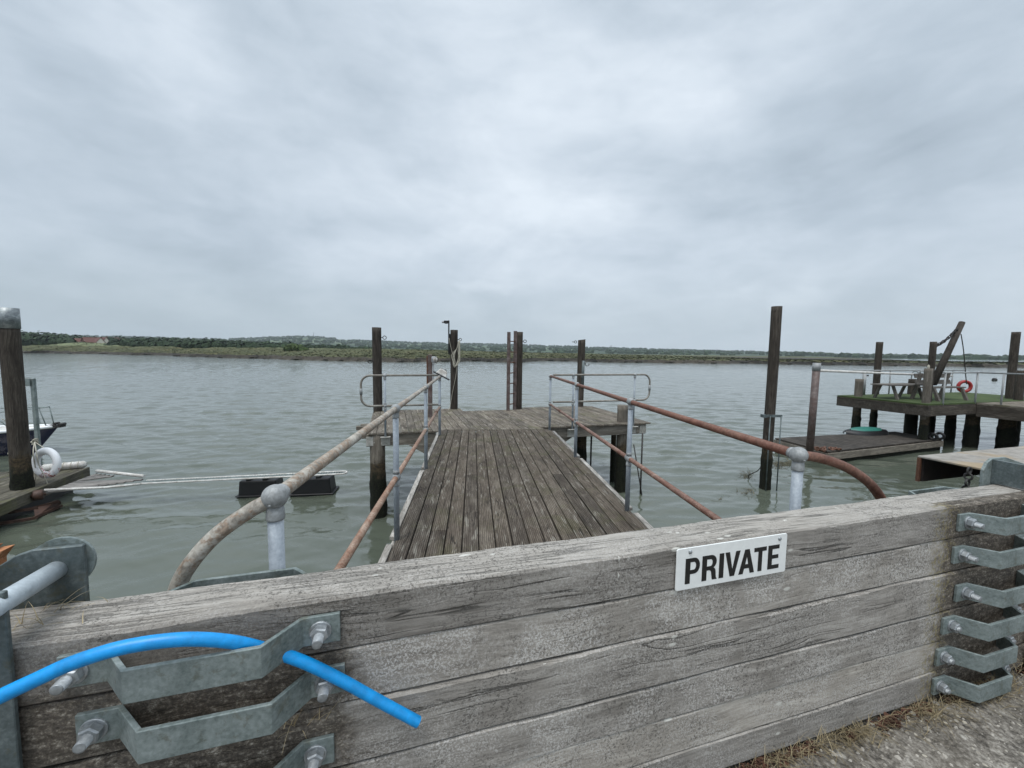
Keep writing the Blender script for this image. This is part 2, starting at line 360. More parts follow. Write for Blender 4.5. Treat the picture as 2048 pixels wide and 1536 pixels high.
def galv(name, base, dark, light, rough=.48, metal=.35, scale=110, streak=None, grime=0):
    m, T = mat(name); po, p, rnd = ocoord(T, False)
    vd, vc = T.vor(p, scale); s_ = T.sep(vc)[0]
    n = T.noise(p, 7, 5, .65, .4); n2 = T.noise(p, 90, 3, .6)
    f = T.math('ADD', T.math('MULTIPLY', n, .62), T.math('ADD', T.math('MULTIPLY', s_, .06), T.math('MULTIPLY', n2, .32)))
    c = T.ramp(f, [(.34, dark), (.52, base), (.70, light)])
    if streak is not None:
        c = T.mix(T.math('MULTIPLY', T.step(T.noise(p, 9, 5, .7, .5, off=(3, 1, 2)), .56, .68), .7), c, streak)
    if grime:
        c = T.mix(T.math('MULTIPLY', T.step(T.noise(p, 22, 5, .75, .3, off=(1, 5, 2)), .54, .66), grime), c, (.10, .095, .06))
    return fin(T, c, T.math('ADD', rough, T.math('MULTIPLY', n, .16)), metal, T.math('ADD', T.math('MULTIPLY', n2, .5), n), .0008)
M['galv'] = galv('galvanised_steel', (.215, .252, .245), (.09, .118, .112), (.33, .375, .37), grime=.5)
M['galv_dark'] = galv('dull_galvanised_steel', (.105, .128, .130), (.05, .066, .066), (.20, .235, .235), grime=.5)
M['bolt'] = galv('zinc_bolt', (.34, .36, .37), (.20, .21, .22), (.5, .52, .54), rough=.38, metal=.6, scale=80, grime=.3)
M['rod'] = galv('zinc_bar', (.42, .47, .50), (.32, .36, .38), (.55, .60, .62), rough=.45, metal=.2)
M['paint_grey'] = galv('pale_grey_paint', (.27, .305, .34), (.18, .205, .23), (.44, .475, .50), rough=.5, metal=.12, scale=60)
M['old_galv'] = galv('weathered_fitting', (.29, .30, .30), (.17, .175, .17), (.44, .45, .44), rough=.55, metal=.3)
def railpaint(name, a, b, c_, rustf=.5, rust=(.19, .085, .035), off=0):
    m, T = mat(name); po, p, rnd = ocoord(T, False)
    p = T.vmath('ADD', p, (off, off, off))
    n = T.noise(p, 8, 6, .7, .4); n2 = T.noise(p, 70, 4, .65, .5)
    c = T.ramp(T.math('ADD', T.math('MULTIPLY', n, .6), T.math('MULTIPLY', n2, .4)), [(.36, a), (.5, b), (.64, c_)])
    rm = T.step(T.math('ADD', T.math('MULTIPLY', T.noise(p, 4.3, 6, .75, .7, off=(8, 3, 1)), .6), T.math('MULTIPLY', T.noise(p, 48, 4, .7, 0, off=(1, 1, 7)), .4)), .485, .545)
    c = T.mix(T.math('MULTIPLY', rm, rustf), c, T.ramp(n2, [(.4, tuple(x*.55 for x in rust)), (.6, rust)]))
    return fin(T, c, .62, .08, n2, .0012)
M['rail_pale'] = railpaint('pale_worn_rail_paint', (.13, .115, .095), (.30, .275, .235), (.48, .455, .40), .62, (.25, .15, .085))
M['rail_rust'] = railpaint('red_rust_rail', (.075, .028, .018), (.135, .054, .034), (.24, .12, .085), .6, (.20, .11, .075))
M['rail_mid'] = railpaint('orange_worn_rail', (.15, .085, .055), (.27, .175, .125), (.42, .33, .26), .6, (.24, .10, .05), 4)
M['rail_midred'] = railpaint('brown_red_worn_rail', (.11, .06, .045), (.20, .115, .085), (.36, .27, .22), .6, (.17, .065, .04), 9)
M['rail_far'] = railpaint('grey_brown_rail', (.12, .115, .10), (.20, .19, .165), (.30, .285, .25), .3, (.14, .08, .05), 2)
M['rust'] = railpaint('flaking_rust', (.045, .018, .010), (.10, .042, .024), (.20, .10, .06), .6, (.16, .07, .035), 6)
M['white_worn'] = railpaint('white_worn_paint', (.38, .37, .34), (.58, .57, .54), (.72, .71, .68), .35, (.22, .15, .09), 3)

def plain(name, c, rough=.6, metal=0, var=.18, scale=14, bump=.4, spec=None):
    m, T = mat(name); po, p, rnd = ocoord(T, False)
    n = T.noise(p, scale, 5, .65, .3)
    cc = T.ramp(n, [(.3, tuple(x*(1-var) for x in c)), (.7, tuple(min(1, x*(1+var)) for x in c))])
    return fin(T, cc, rough, metal, n, .001*bump, spec=spec)
M['blue'] = plain('blue_polyethylene', (.002, .245, .60), .40, 0, .22, 26, .8)
M['blue_in'] = plain('pipe_bore', (.004, .16, .52), .5)
M['sign_w'] = plain('sign_enamel', (.74, .75, .73), .35, 0, .05, 30)
M['sign_k'] = plain('sign_black', (.008, .008, .008), .4)
M['black'] = plain('black_plastic', (.006, .006, .0065), .5, 0, .3)
M['dark_metal'] = plain('dark_iron', (.032, .030, .028), .6, .3, .35)
M['rope'] = plain('rope_fibre', (.36, .34, .28), .9, 0, .3, 60, 2)
M['rope_dark'] = plain('wet_rope', (.03, .028, .022), .9, 0, .3, 60, 2)
M['red'] = plain('red_foam', (.27, .014, .013), .5, 0, .15)
M['navy'] = plain('navy_gelcoat', (.008, .010, .035), .2, 0, .15)
M['white'] = plain('white_gelcoat', (.76, .77, .77), .3, 0, .04)
M['teal'] = plain('teal_hull', (.025, .145, .115), .5, 0, .15)
M['grey_box'] = plain('grey_plastic', (.30, .31, .32), .5, 0, .15)
M['pole_brown'] = railpaint('brown_pole', (.045, .032, .028), (.10, .075, .068), (.20, .165, .155), .4, (.12, .05, .03), 5)

def lifebuoy_mat():
    m, T = mat('scuffed_lifebuoy'); po, p, r_ = ocoord(T, False)
    f = T.noise(p, 7, 5, .7, .8); z = T.sep(po)[2]
    k = T.step(T.math('ADD', f, T.math('MULTIPLY', z, -.55)), .60, .66)
    c = T.mix(k, (.72, .73, .74), T.ramp(T.noise(p, 30, 3, .6), [(.4, (.30, .03, .025)), (.6, (.45, .30, .28))]))
    return fin(T, c, .6, 0, f, .003)
M['buoy_white'] = lifebuoy_mat()
def turf_mat():
    m, T = mat('green_turf_mat'); po, p, r_ = ocoord(T, False)
    n = T.noise(p, 60, 4, .7); n2 = T.noise(p, 1.6, 4, .6)
    c = T.ramp(T.math('ADD', T.math('MULTIPLY', n, .4), T.math('MULTIPLY', n2, .6)), [(.35, (.016, .030, .006)), (.65, (.056, .086, .017))])
    return fin(T, c, .95, 0, n, .01)
M['turf'] = turf_mat()
def slab_mat():
    m, T = mat('worn_slab'); po, p, r_ = ocoord(T, False)
    n = T.noise(p, 5, 6, .7, .4); n2 = T.noise(p, 1.3, 3, .5, .6)
    c = T.ramp(n, [(.35, (.17, .155, .135)), (.65, (.30, .28, .25))])
    c = T.mix(T.math('MULTIPLY', T.step(n2, .48, .62), .6), c, (.30, .21, .10))
    return fin(T, c, .85, 0, n, .004)
M['slab'] = slab_mat()

def ground_mat():
    m, T = mat('stony_concrete'); p = T.node('ShaderNodeNewGeometry').outputs['Position']
    n = T.noise(p, 7, 8, .75, .3); n2 = T.noise(p, 55, 5, .75); n3 = T.noise(p, 1.3, 3, .5)
    c = T.ramp(T.math('ADD', T.math('MULTIPLY', n, .5), T.math('MULTIPLY', n2, .5)), [(.39, (.026, .023, .019)), (.46, (.115, .103, .087)), (.53, (.235, .215, .185)), (.61, (.43, .405, .36))])
    c = T.mix(T.math('MULTIPLY', T.step(n3, .42, .66), .45), c, (.085, .072, .052))
    vd, vc = T.vor(T.vmath('ADD', p, T.comb(T.math('MULTIPLY', n2, .012), T.math('MULTIPLY', n, .02), 0.0)), 34)
    g = T.sep(vc)
    st = T.math('MULTIPLY', T.step(vd, .34, .24), T.step(g[0], .78, .80))
    c = T.mix(st, c, T.mix(g[1], (.50, .46, .38), (.30, .27, .23)))
    vd2, vc2 = T.vor(T.vmath('ADD', p, T.comb(T.math('MULTIPLY', n, .03), T.math('MULTIPLY', n2, .02), 0.0)), 13)
    st2 = T.math('MULTIPLY', T.step(vd2, .30, .22), T.step(T.sep(vc2)[1], .86, .88))
    c = T.mix(T.math('MULTIPLY', st2, .8), c, (.50, .48, .43))
    h = T.math('ADD', T.math('ADD', T.math('MULTIPLY', n, 1.6), T.math('MULTIPLY', n2, .9)), T.math('MULTIPLY', st, .4))
    return fin(T, c, .93, 0, h, .012)
M['ground'] = ground_mat()

def water_mat():
    m, T = mat('tidal_water'); p = T.node('ShaderNodeNewGeometry').outputs['Position']
    x, y, z = T.sep(p)
    ca, sa = math.cos(R(6)), math.sin(R(6))
    q = T.comb(T.math('ADD', T.math('MULTIPLY', x, ca), T.math('MULTIPLY', y, sa)), T.math('SUBTRACT', T.math('MULTIPLY', y, ca), T.math('MULTIPLY', x, sa)), 0.0)
    w1 = T.noise(q, 1, 3, .5, .5, sc3=(.9, 3.1, 1))
    w2 = T.noise(q, 1, 3, .55, .6, sc3=(3.4, 8.5, 1), off=(4, 1, 0))
    w3 = T.noise(q, 1, 2, .5, .3, sc3=(11, 22, 1), off=(1, 9, 0))
    far = T.step(T.vmath('LENGTH', p), 18.0, 60.0)
    h = T.math('ADD', T.math('MULTIPLY', far, T.math('ADD', T.math('MULTIPLY', w1, WAVE[0]), T.math('MULTIPLY', w2, WAVE[1]))), T.math('MULTIPLY', w3, WAVE[2]))
    b = T.node('ShaderNodeBump'); b.inputs['Distance'].default_value = 1; b.inputs['Strength'].default_value = 1; T.put(b.inputs['Height'], h)
    T.l.new(b.outputs[0], T.bs.inputs['Normal'])
    c = T.mix(T.noise(q, .12, 3, .5), (.068, .080, .060), (.090, .102, .079))
    T.put(T.bs.inputs['Base Color'], c); T.bs.inputs['Roughness'].default_value = .07; T.bs.inputs['IOR'].default_value = 1.62
    T.bs.inputs['Specular IOR Level'].default_value = .5
    return m
WAVE = (.034, .013, .0022)
M['water'] = water_mat()

def land_mat():
    m, T = mat('marsh_ground'); p = T.node('ShaderNodeNewGeometry').outputs['Position']
    z = T.sep(p)[2]
    n = T.noise(p, .14, 6, .65, .5); n2 = T.noise(p, .9, 4, .7); n3 = T.noise(p, .02, 3, .5)
    veg = T.ramp(T.math('ADD', T.math('MULTIPLY', n, .6), T.math('MULTIPLY', n2, .4)), [(.36, (.020, .027, .009)), (.46, (.046, .054, .016)), (.55, (.080, .078, .028)), (.66, (.14, .115, .055))])
    veg = T.mix(T.math('MULTIPLY', T.step(n3, .45, .6), .4), veg, (.085, .10, .045))
    mud = T.ramp(T.math('ADD', T.math('MULTIPLY', n2, .5), T.math('MULTIPLY', n3, .5)), [(.42, (.012, .011, .008)), (.56, (.052, .044, .033))])
    k = T.step(T.math('ADD', z, T.math('MULTIPLY', T.math('SUBTRACT', n, .5), 1.6)), -.75, -.30)
    c = T.mix(k, mud, veg)
    gr = T.step(T.math('ADD', z, T.math('MULTIPLY', n, .5)), 2.2, 2.9)       # pale seed-heads on the sea wall
    c = T.mix(T.math('MULTIPLY', gr, .8), c, (.16, .185, .095))
    return fin(T, c, 1.0, 0, n2, .5)
M['land'] = land_mat()
def hill_mat():
    m, T = mat('far_fields'); p = T.node('ShaderNodeNewGeometry').outputs['Position']
    vd, vc = T.vor(T.vmath('MULTIPLY', p, (1, .8, 0)), .0042); g = T.sep(vc)
    c = T.ramp(g[0], [(.15, (.020, .042, .020)), (.4, (.040, .070, .030)), (.62, (.075, .115, .045)), (.85, (.10, .13, .06))])
    e, _ = T.vor(T.vmath('MULTIPLY', p, (1, .8, 0)), .0042, 'DISTANCE_TO_EDGE')
    c = T.mix(T.step(e, .055, .03), c, (.014, .028, .014))
    n = T.noise(p, .012, 5, .7, .6)
    c = T.mix(T.math('MULTIPLY', T.step(n, .46, .56), .85), c, (.016, .032, .017))
    return fin(T, c, 1.0)
M['hill'] = hill_mat()
def leaf_mat(name, a, b):
    m, T = mat(name); p = T.node('ShaderNodeNewGeometry').outputs['Position']
    r = T.node('ShaderNodeNewGeometry').outputs['Random Per Island']
    n = T.noise(p, .09, 3, .6)
    c = T.mix(r, a, b); c = T.mix(T.step(n, .35, .65), c, tuple(x*.6 for x in b))
    return fin(T, c, .9)
M['leaf'] = leaf_mat('dark_foliage', (.006, .016, .007), (.026, .052, .018))
M['scrub'] = leaf_mat('marsh_scrub', (.022, .031, .009), (.080, .082, .028))
M['grass'] = leaf_mat('dry_straw', (.12, .09, .045), (.34, .28, .17))
M['debris'] = leaf_mat('dead_brown_weed', (.035, .014, .008), (.11, .05, .028))  # brown crumbs, also darkened to stand in for contact shadow at the foot
M['weed'] = leaf_mat('floating_weed', (.03, .03, .012), (.11, .095, .05))
M['brick'] = plain('red_brick', (.11, .055, .042), .9)
M['tile'] = plain('red_roof_tile', (.105, .045, .036), .9)
M['render'] = plain('cream_render', (.62, .58, .52), .8)
M['pane'] = plain('window_pane', (.02, .025, .03), .15)
M['pylon'] = plain('pylon_steel', (.10, .11, .12), .6)

# ================================================================ SETTING
def grid_sheet(mb, xs, ys, zf, F=None):
    F = F or (lambda x, y, z: (x, y, z)); n, k = len(xs), len(ys)
    mb.add([F(x, y, zf(x, y)) for y in ys for x in xs], [(j*n+i, j*n+i+1, (j+1)*n+i+1, (j+1)*n+i) for j in range(k-1) for i in range(n-1)], True)
    return mb
def make_water():
    """one sheet: fine real wavelets out to 260 m (polar mesh), flat beyond"""
    na, nr_ = 1000, 760
    th = np.linspace(R(-72), R(72), na); rr_ = 2.2*(260/2.2)**(np.linspace(0, 1, nr_)**.92)
    T_, R_ = np.meshgrid(th, rr_); X = R_*np.sin(T_); Y = R_*np.cos(T_)
    g_ = np.random.default_rng(5); H = np.zeros_like(X)
    gust = .5+.5*np.sin(X*.045+1.3+1.5*np.sin(Y*.031+.4))*np.sin(Y*.071-.6+1.2*np.sin(X*.023))
    gust = .60+.55*gust
    lee = np.clip((X*.20-Y*.10+.3)/1.6, 0, 1)*np.clip((24-Y)/12, 0, 1); lee = 1-.74*lee
    dr = np.gradient(rr_)[:, None]
    for k in range(64):
        lam = .17*(1.9/.17)**((k+g_.random())/64); an = R(94)+g_.normal()*(.40 if lam > .5 else .55); K = 2*math.pi/lam
        ph = g_.random()*6.28; sl = WSLOPE/math.sqrt(64)*(1.25 if .25 < lam < .9 else .8)
        fade = np.clip(lam/(2.6*dr), 0, 1)**2        # wavelets finer than the mesh fade out
        grp = 1+.5*np.sin(X*.5*math.cos(k)+Y*.33*math.sin(k*1.7)+k)
        H += sl/K*1.41*fade*grp*np.sin(K*(X*math.cos(an)+Y*math.sin(an))+ph+.35*np.sin(X*1.1/lam*.35+k))
    H *= gust*lee*(1-.45*np.clip((R_-14)/50, 0, 1))*(.42+.58*np.clip((R_-7)/9, 0, 1)); H += .012*np.sin(X*.9+Y*1.9+.6*np.sin(X*.4))*np.clip(8/R_, 0, 1)
    H[-1] = 0; H[:, 0] = 0; H[:, -1] = 0
    V = np.stack([X, Y, H+ZW], -1).reshape(-1, 3); n0 = len(V)
    idx = np.arange(n0).reshape(nr_, na); q = np.stack([idx[:-1, :-1], idx[:-1, 1:], idx[1:, 1:], idx[1:, :-1]], -1).reshape(-1, 4)[:, ::-1]
    # far ring
    O = []; B = 9000.
    for t_ in th: O.append((B*math.sin(t_), B*math.cos(t_), ZW))
    V = np.vstack([V, np.array(O)]); o_ = np.arange(na)+n0; e = idx[-1]
    q2 = np.stack([e[:-1], e[1:], o_[1:], o_[:-1]], -1)[:, ::-1]
    # back half, under and behind the quay
    b0 = len(V); V = np.vstack([V, np.array([[-B, -B, ZW], [B, -B, ZW], [0, 0, ZW]])])
    q = np.vstack([q, q2]); nq = len(q)
    me = bpy.data.meshes.new('water'); me.vertices.add(len(V)); me.vertices.foreach_set('co', V.ravel())
    tri = [[int(o_[0]), b0+2, b0], [b0, b0+2, b0+1], [b0+1, b0+2, int(o_[-1])]]
    me.loops.add(nq*4+9); me.loops.foreach_set('vertex_index', np.concatenate([q.ravel(), np.array(tri).ravel()]))
    me.polygons.add(nq+3); me.polygons.foreach_set('loop_start', np.concatenate([np.arange(nq)*4, nq*4+np.array([0, 3, 6])]))
    me.polygons.foreach_set('use_smooth', [True]*(nq+3)); me.update(calc_edges=True); me.materials.append(M['water'])
    o = bpy.data.objects.new('water', me); col.objects.link(o); o['kind'] = 'structure'
WSLOPE = .165
make_water()
# quay: rough concrete top, sheer face to the water under the jetty
def hn(x, y, f, seed=0):
    return math.sin(x*f+seed)*math.cos(y*f*1.31+seed*2.1)+.5*math.sin(x*f*2.3+y*f*1.7+seed)+.3*math.sin(x*f*5.1-y*f*4.3)
g = MB()
sx = list(np.linspace(-1.5, 4.5, 180)); sy = list(np.linspace(-.6, 1.46, 70))
grid_sheet(g, sx, sy, lambda s, n: -.012+.006*hn(s, n, 7)+.004*hn(s, n, 23, 2)-(.02 if abs(n-1.16) < .04 else 0), W)
grid_sheet(g, [-40, -1.5], [-25, -.6, 1.46], lambda s, n: -.014, W); grid_sheet(g, [4.5, 60], [-25, -.6, 1.46], lambda s, n: -.014, W)
grid_sheet(g, [-1.5, 4.5], [-25, -.6], lambda s, n: -.014, W)
g.add([W(-40, 1.46, -.015), W(60, 1.46, -.015), W(60, 1.46, -3), W(-40, 1.46, -3)], [(0, 1, 2, 3)])
obj('quay_ground', g, M['ground'], kind='structure', P=(0, 0, 0))

SH = [(-260, 702.5), (-100, 703.5), (0, 704.5), (60, 706), (200, 708), (300, 710.5), (440, 715), (560, 718.5), (700, 722), (800, 723.5), (860, 723), (960, 722.5), (1010, 723.5), (1040, 724), (1065, 722.5), (1100, 721.5), (1300, 725.5), (1500, 727), (1700, 730.5), (1850, 732), (2048, 735.5), (2300, 739)]
LV = [(-260, 679), (0, 683), (60, 686), (300, 690), (440, 694), (600, 697.5), (700, 698), (800, 699.5), (1000, 704), (1150, 706.5), (1300, 709.5), (1500, 714), (1700, 718.5), (2048, 722.5), (2300, 725)]
def interp(tab, u): return float(np.interp(u, [a for a, b in tab], [b for a, b in tab]))
def land():
    mb = MB(); us = np.arange(-260, 2301, 6.4); rows = []
    ds = [0, 1.0, 2.2, 5, 9, 15, 22, 30, 40, 52, 60, 90, 200, 600, 1400]
    for iu, u in enumerate(us):
        S = at(u, interp(SH, u)+.5*math.sin(u*.045)*math.sin(u*.013+1), ZW); k = (u-1024)/1024
        dr = np.array([.45*k, 1, 0]); dr /= np.linalg.norm(dr)
        zt = top(interp(LV, u), S+dr*55); colm = []
        for d in ds:
            P = S+dr*(d+(1.2*math.sin(u*.21)+.8*math.sin(u*.083) if 0 < d < 60 else 0))
            q = {0: -2.0, 1.0: -1.35, 2.2: -.60, 5: -.22+.18*math.sin(u*.031)}.get(d)
            if q is None:
                if d <= 60: t = min(1, max(0, (d-9)/43)); q = -.15+(zt+.15)*t**1.2
                else: q = zt-1.0 if d < 300 else .3
            if 1 < d < 61: q += .07*hn(P[0], P[1], .22)+.03*random.uniform(-1, 1)
            P[2] = q; colm.append(P)
        rows.append(colm)
    n = len(ds)
    mb.add([p for c_ in rows for p in c_], [(i*n+j, (i+1)*n+j, (i+1)*n+j+1, i*n+j+1) for i in range(len(rows)-1) for j in range(n-1)], False)
    obj('marsh_shore', mb, M['land'], kind='structure', P=(0, 0, 0))
    # salt-marsh scrub: uncountable tufts
    tb = MB()
    for _ in range(17000):
        i = random.randrange(len(rows)-1); t = random.random(); j = random.choices(range(2, 10), weights=[3, 4, 4, 4, 4, 4, 4, 4])[0]; t2 = random.random()
        P = rows[i][j]*(1-t)*(1-t2)+rows[i+1][j]*t*(1-t2)+rows[i][j+1]*(1-t)*t2+rows[i+1][j+1]*t*t2
        wd = random.uniform(.5, 1.6); hh = random.uniform(.05, .20)*(1.9 if random.random() < .03 else 1); a = random.uniform(0, math.pi)
        dx = np.array([math.cos(a)*wd/2, math.sin(a)*wd/2, 0]); dy = np.array([-dx[1], dx[0], 0])*.5
        tb.add([P-dx-(0, 0, .1), P+dx-(0, 0, .1), P+dx*.5+dy+(0, 0, hh), P-dx*.6+dy+(0, 0, hh*.85), P-dy], [(0, 1, 2, 3), (0, 3, 2), (4, 2, 3)])
    tag(obj('marsh_scrub', tb, M['scrub'], P=(0, 0, 0)), 'low salt marsh scrub covering the far bank', 'marsh plants', kind='stuff')
land()
HL = [(-260, 668), (100, 672), (300, 676), (400, 679), (480, 678.5), (540, 675.5), (590, 673.5), (640, 675), (700, 680.5), (760, 683), (850, 686), (960, 688.5), (1040, 691), (1120, 692.5), (1180, 695), (1300, 699), (1400, 701.5), (1450, 703), (1600, 707), (1700, 710.5), (1850, 714.5), (1950, 716.5), (2048, 717.5), (2300, 720)]
def hills():
    mb = MB(); us = np.arange(-260, 2301, 4.0); n = 9; V = []
    for u in us:
        d = ray(u, 700); d = np.array([d[0], d[1], 0]); d /= np.linalg.norm(d)
        c_ = 1/ (d[1]); 
        far = 2600.*(1+.25*abs(u-1024)/1024*(c_-1)); Pt = d*far; ht = top(interp(HL, u), Pt)
        for j in range(n):
            t = j/(n-1); P = d*(900+(far-900)*t); z = -1+(ht+1)*(t**1.25); z += 5*t*(1-t)*hn(P[0], P[1], .006)
            if j == n-1: z = ht+random.uniform(-1.2, .8)
            P[2] = max(z, -.9) if j else -3; V.append(P)
        P = d*far*1.2; P[2] = ht-30; V.append(P)
    n += 1
    mb.add(V, [(i*n+j, (i+1)*n+j, (i+1)*n+j+1, i*n+j+1) for i in range(len(us)-1) for j in range(n-1)], True)
    obj('hills', mb, M['hill'], kind='structure', P=(0, 0, 0))
    # hedgerow and woodland clumps on the hills
    tb = MB()
    for _ in range(3800):
        i = random.randrange(len(us)-1); j = random.choices(range(1, 9), weights=[2, 2, 3, 3, 3, 3, 4, 14])[0]; P = V[i*n+j].copy(); P += (random.uniform(-6, 6), random.uniform(-40, 30) if j < 8 else 0, 0)
        if j == 8 and u is not None and hn(P[0], 0, .004, 1) < -.55: continue
        wd = random.uniform(9, 30); hh = random.uniform(3, 10) if j == 8 else random.uniform(5, 12)
        k = 7; ring = [P+np.array([math.cos(2*math.pi*q/k)*wd*.5*random.uniform(.7, 1.1), math.sin(2*math.pi*q/k)*wd*.35, -3]) for q in range(k)]
        r2 = [P+np.array([math.cos(2*math.pi*q/k)*wd*.42*random.uniform(.6, 1.1), math.sin(2*math.pi*q/k)*wd*.3, hh*random.uniform(.45, .9)]) for q in range(k)]
        tb.add(ring+r2+[P+(0, 0, hh)], [(q, (q+1) % k, k+(q+1) % k, k+q) for q in range(k)]+[(k+q, k+(q+1) % k, 2*k) for q in range(k)])
    tag(obj('distant_woodland', tb, M['leaf'], P=(0, 0, 0)), 'distant hedges and woods dotted over the low hills', 'woodland', kind='stuff')
hills()
def crown(mb, c, rx, rz, n, q=1.0):
    for _ in range(n):
        v = rng.normal(size=3); v /= np.linalg.norm(v); rr = random.uniform(.55, 1.05)
        P = c+v*np.array([rx, rx, rz])*rr; a = rng.normal(size=3); a /= np.linalg.norm(a); b = np.cross(a, v); b /= np.linalg.norm(b)+1e-9
        s_ = q*random.uniform(.6, 1.3); a2 = np.cross(b, v)*.8+v*.2
        mb.add([P-b*s_-a2*s_, P+b*s_-a2*s_*.8, P+b*s_*.8+a2*s_, P-b*s_+a2*s_*.9], [(0, 1, 2, 3)])
TL = [(-260, 648), (-100, 652), (0, 657), (50, 661), (100, 665), (140, 669), (200, 674), (230, 671), (260, 674), (330, 675.5), (400, 678), (470, 680), (520, 682.5), (600, 687), (660, 690.5), (760, 694)]
def wood_mass():
    mb = MB()
    for row, (dd, m) in enumerate([(70, 170), (170, 180), (215, 190)]):
        for i in range(m):
            u = -250+(1000 if row else 860)*(i+random.uniform(0, 1))/m
            if row < 2 and 176 < u < 217: continue
            S = at(u, interp(SH, u), ZW); S = S*(1+dd/np.linalg.norm(S[:2])); S[2] = .5
            zt = top(interp(TL, u)+((11 if 140 < u < 240 else 7) if row == 0 else 2.5 if row == 1 else 0), S)+random.uniform(-1.6, 1.1)
            if zt < 3.4: zt = 3.4
            hh = max(2.2, zt-.5); rz = hh*.5; rx = min(6.5, max(2.6, hh*.42))*random.uniform(.8, 1.2)
            crown(mb, S+np.array([0, 0, hh-rz]), rx, rz, 85, .95)
            crown(mb, S+np.array([rx*.6*random.uniform(-1, 1), 0, hh*.3]), rx*.8, hh*.3, 22, .9)
    tag(obj('far_wood', mb, M['leaf'], P=(0, 0, 0)), 'dark green wood stretching behind the sea wall on the left', 'wood', kind='stuff')
wood_mass()
# a bush on the bank that stands alone
b = MB(); P = at(588, interp(SH, 588), ZW); P = P*(1+48/np.linalg.norm(P[:2])); P[2] = 0
t = thing('bush', 'single bright green bush on the far bank left of the jetty', 'bush', P)
for dx, hh in ((-2.6, 1.5), (0, 2.1), (2.4, 1.7), (4.4, 1.1)): crown(b, P+(dx, 0, .6+hh), 2.0, hh, 130, .45)
M['bush'] = leaf_mat('bush_leaf', (.030, .055, .012), (.075, .115, .03))
obj('foliage', b, M['bush'], t)
bt = MB(); bt.tube([P+(0, 0, -.3), P+(.2, 0, 1.2), P+(.5, 0, 2.4)], [.16, .12, .05], 8); obj('trunk', bt, M['pile'], t)

def house(u, vb, dist, wd, dp, hh, rh, wall, label, gable_front=False):
    d = ray(u, 700); d = np.array([d[0], d[1], 0]); d /= np.linalg.norm(d); P = d*dist; P[2] = 0.5
    a = math.atan2(-d[0], d[1])+R(18); t = thing('house', label, 'house', P, a, 'houses beyond the sea wall')
    c_, s_ = math.cos(a), math.sin(a)
    F = lambda x, y, z: P+np.array([x*c_-y*s_, x*s_+y*c_, z])
    m1 = MB(); m1.box(F, -wd/2, wd/2, -dp/2, dp/2, -.5, hh)
    if gable_front: m1.add([F(-wd/2, -dp/2, hh), F(wd/2, -dp/2, hh), F(0, -dp/2, hh+rh), F(-wd/2, dp/2, hh), F(wd/2, dp/2, hh), F(0, dp/2, hh+rh)], [(0, 1, 2), (3, 5, 4)])
    else: m1.add([F(-wd/2, -dp/2, hh), F(-wd/2, dp/2, hh), F(-wd/2, 0, hh+rh), F(wd/2, -dp/2, hh), F(wd/2, dp/2, hh), F(wd/2, 0, hh+rh)], [(0, 1, 2), (3, 5, 4)])
    obj('wall', m1, wall, t)
    m2 = MB(); e = .4
    if gable_front:
        for sg in (-1, 1): m2.hexa([F(0, -dp/2-e, hh+rh), F(sg*(wd/2+e), -dp/2-e, hh-.3), F(sg*(wd/2+e), dp/2+e, hh-.3), F(0, dp/2+e, hh+rh)], [F(0, -dp/2-e, hh+rh+.2), F(sg*(wd/2+e), -dp/2-e, hh-.1), F(sg*(wd/2+e), dp/2+e, hh-.1), F(0, dp/2+e, hh+rh+.2)])
    else:
        for sg in (-1, 1): m2.hexa([F(-wd/2-e, 0, hh+rh), F(-wd/2-e, sg*(dp/2+e), hh-.3), F(wd/2+e, sg*(dp/2+e), hh-.3), F(wd/2+e, 0, hh+rh)], [F(-wd/2-e, 0, hh+rh+.2), F(-wd/2-e, sg*(dp/2+e), hh-.1), F(wd/2+e, sg*(dp/2+e), hh-.1), F(wd/2+e, 0, hh+rh+.2)])
    rf = obj('roof', m2, M['tile'], t)
    ch = MB(); ch.box(F, wd*.25, wd*.25+.6, -.3, .4, hh+rh*.5, hh+rh+.8); obj('chimney', ch, M['brick'], rf)
    for wx in (-.28, .24):
        for wz in (.8, 2.4):
            if wz+.9 > hh: continue
            w_ = MB(); w_.box(F, wx*wd-.4, wx*wd+.4, -dp/2-.06, -dp/2+.02, wz, wz+1.1); obj('window', w_, M['pane'], t)
house(167, 689, 445, 8.5, 8, 4.4, 3.0, M['brick'], 'brick house with red roof among the far trees, furthest left of the houses')
house(184, 689, 440, 9, 8, 4.8, 3.4, M['brick'], 'brick house with red roof standing between the leftmost house and the white gables')
house(199, 689, 425, 4.6, 6, 4.6, 3.4, M['render'], 'white rendered house with gable facing the water, left of the other white gable', True)
house(210.5, 689, 428, 4.2, 6, 4.4, 4.0, M['render'], 'narrow white gable of the rightmost white far house', True)
house(233, 688, 470, 9, 8, 5.8, 3.2, M['brick'], 'brick house half hidden in the trees right of the white gables')

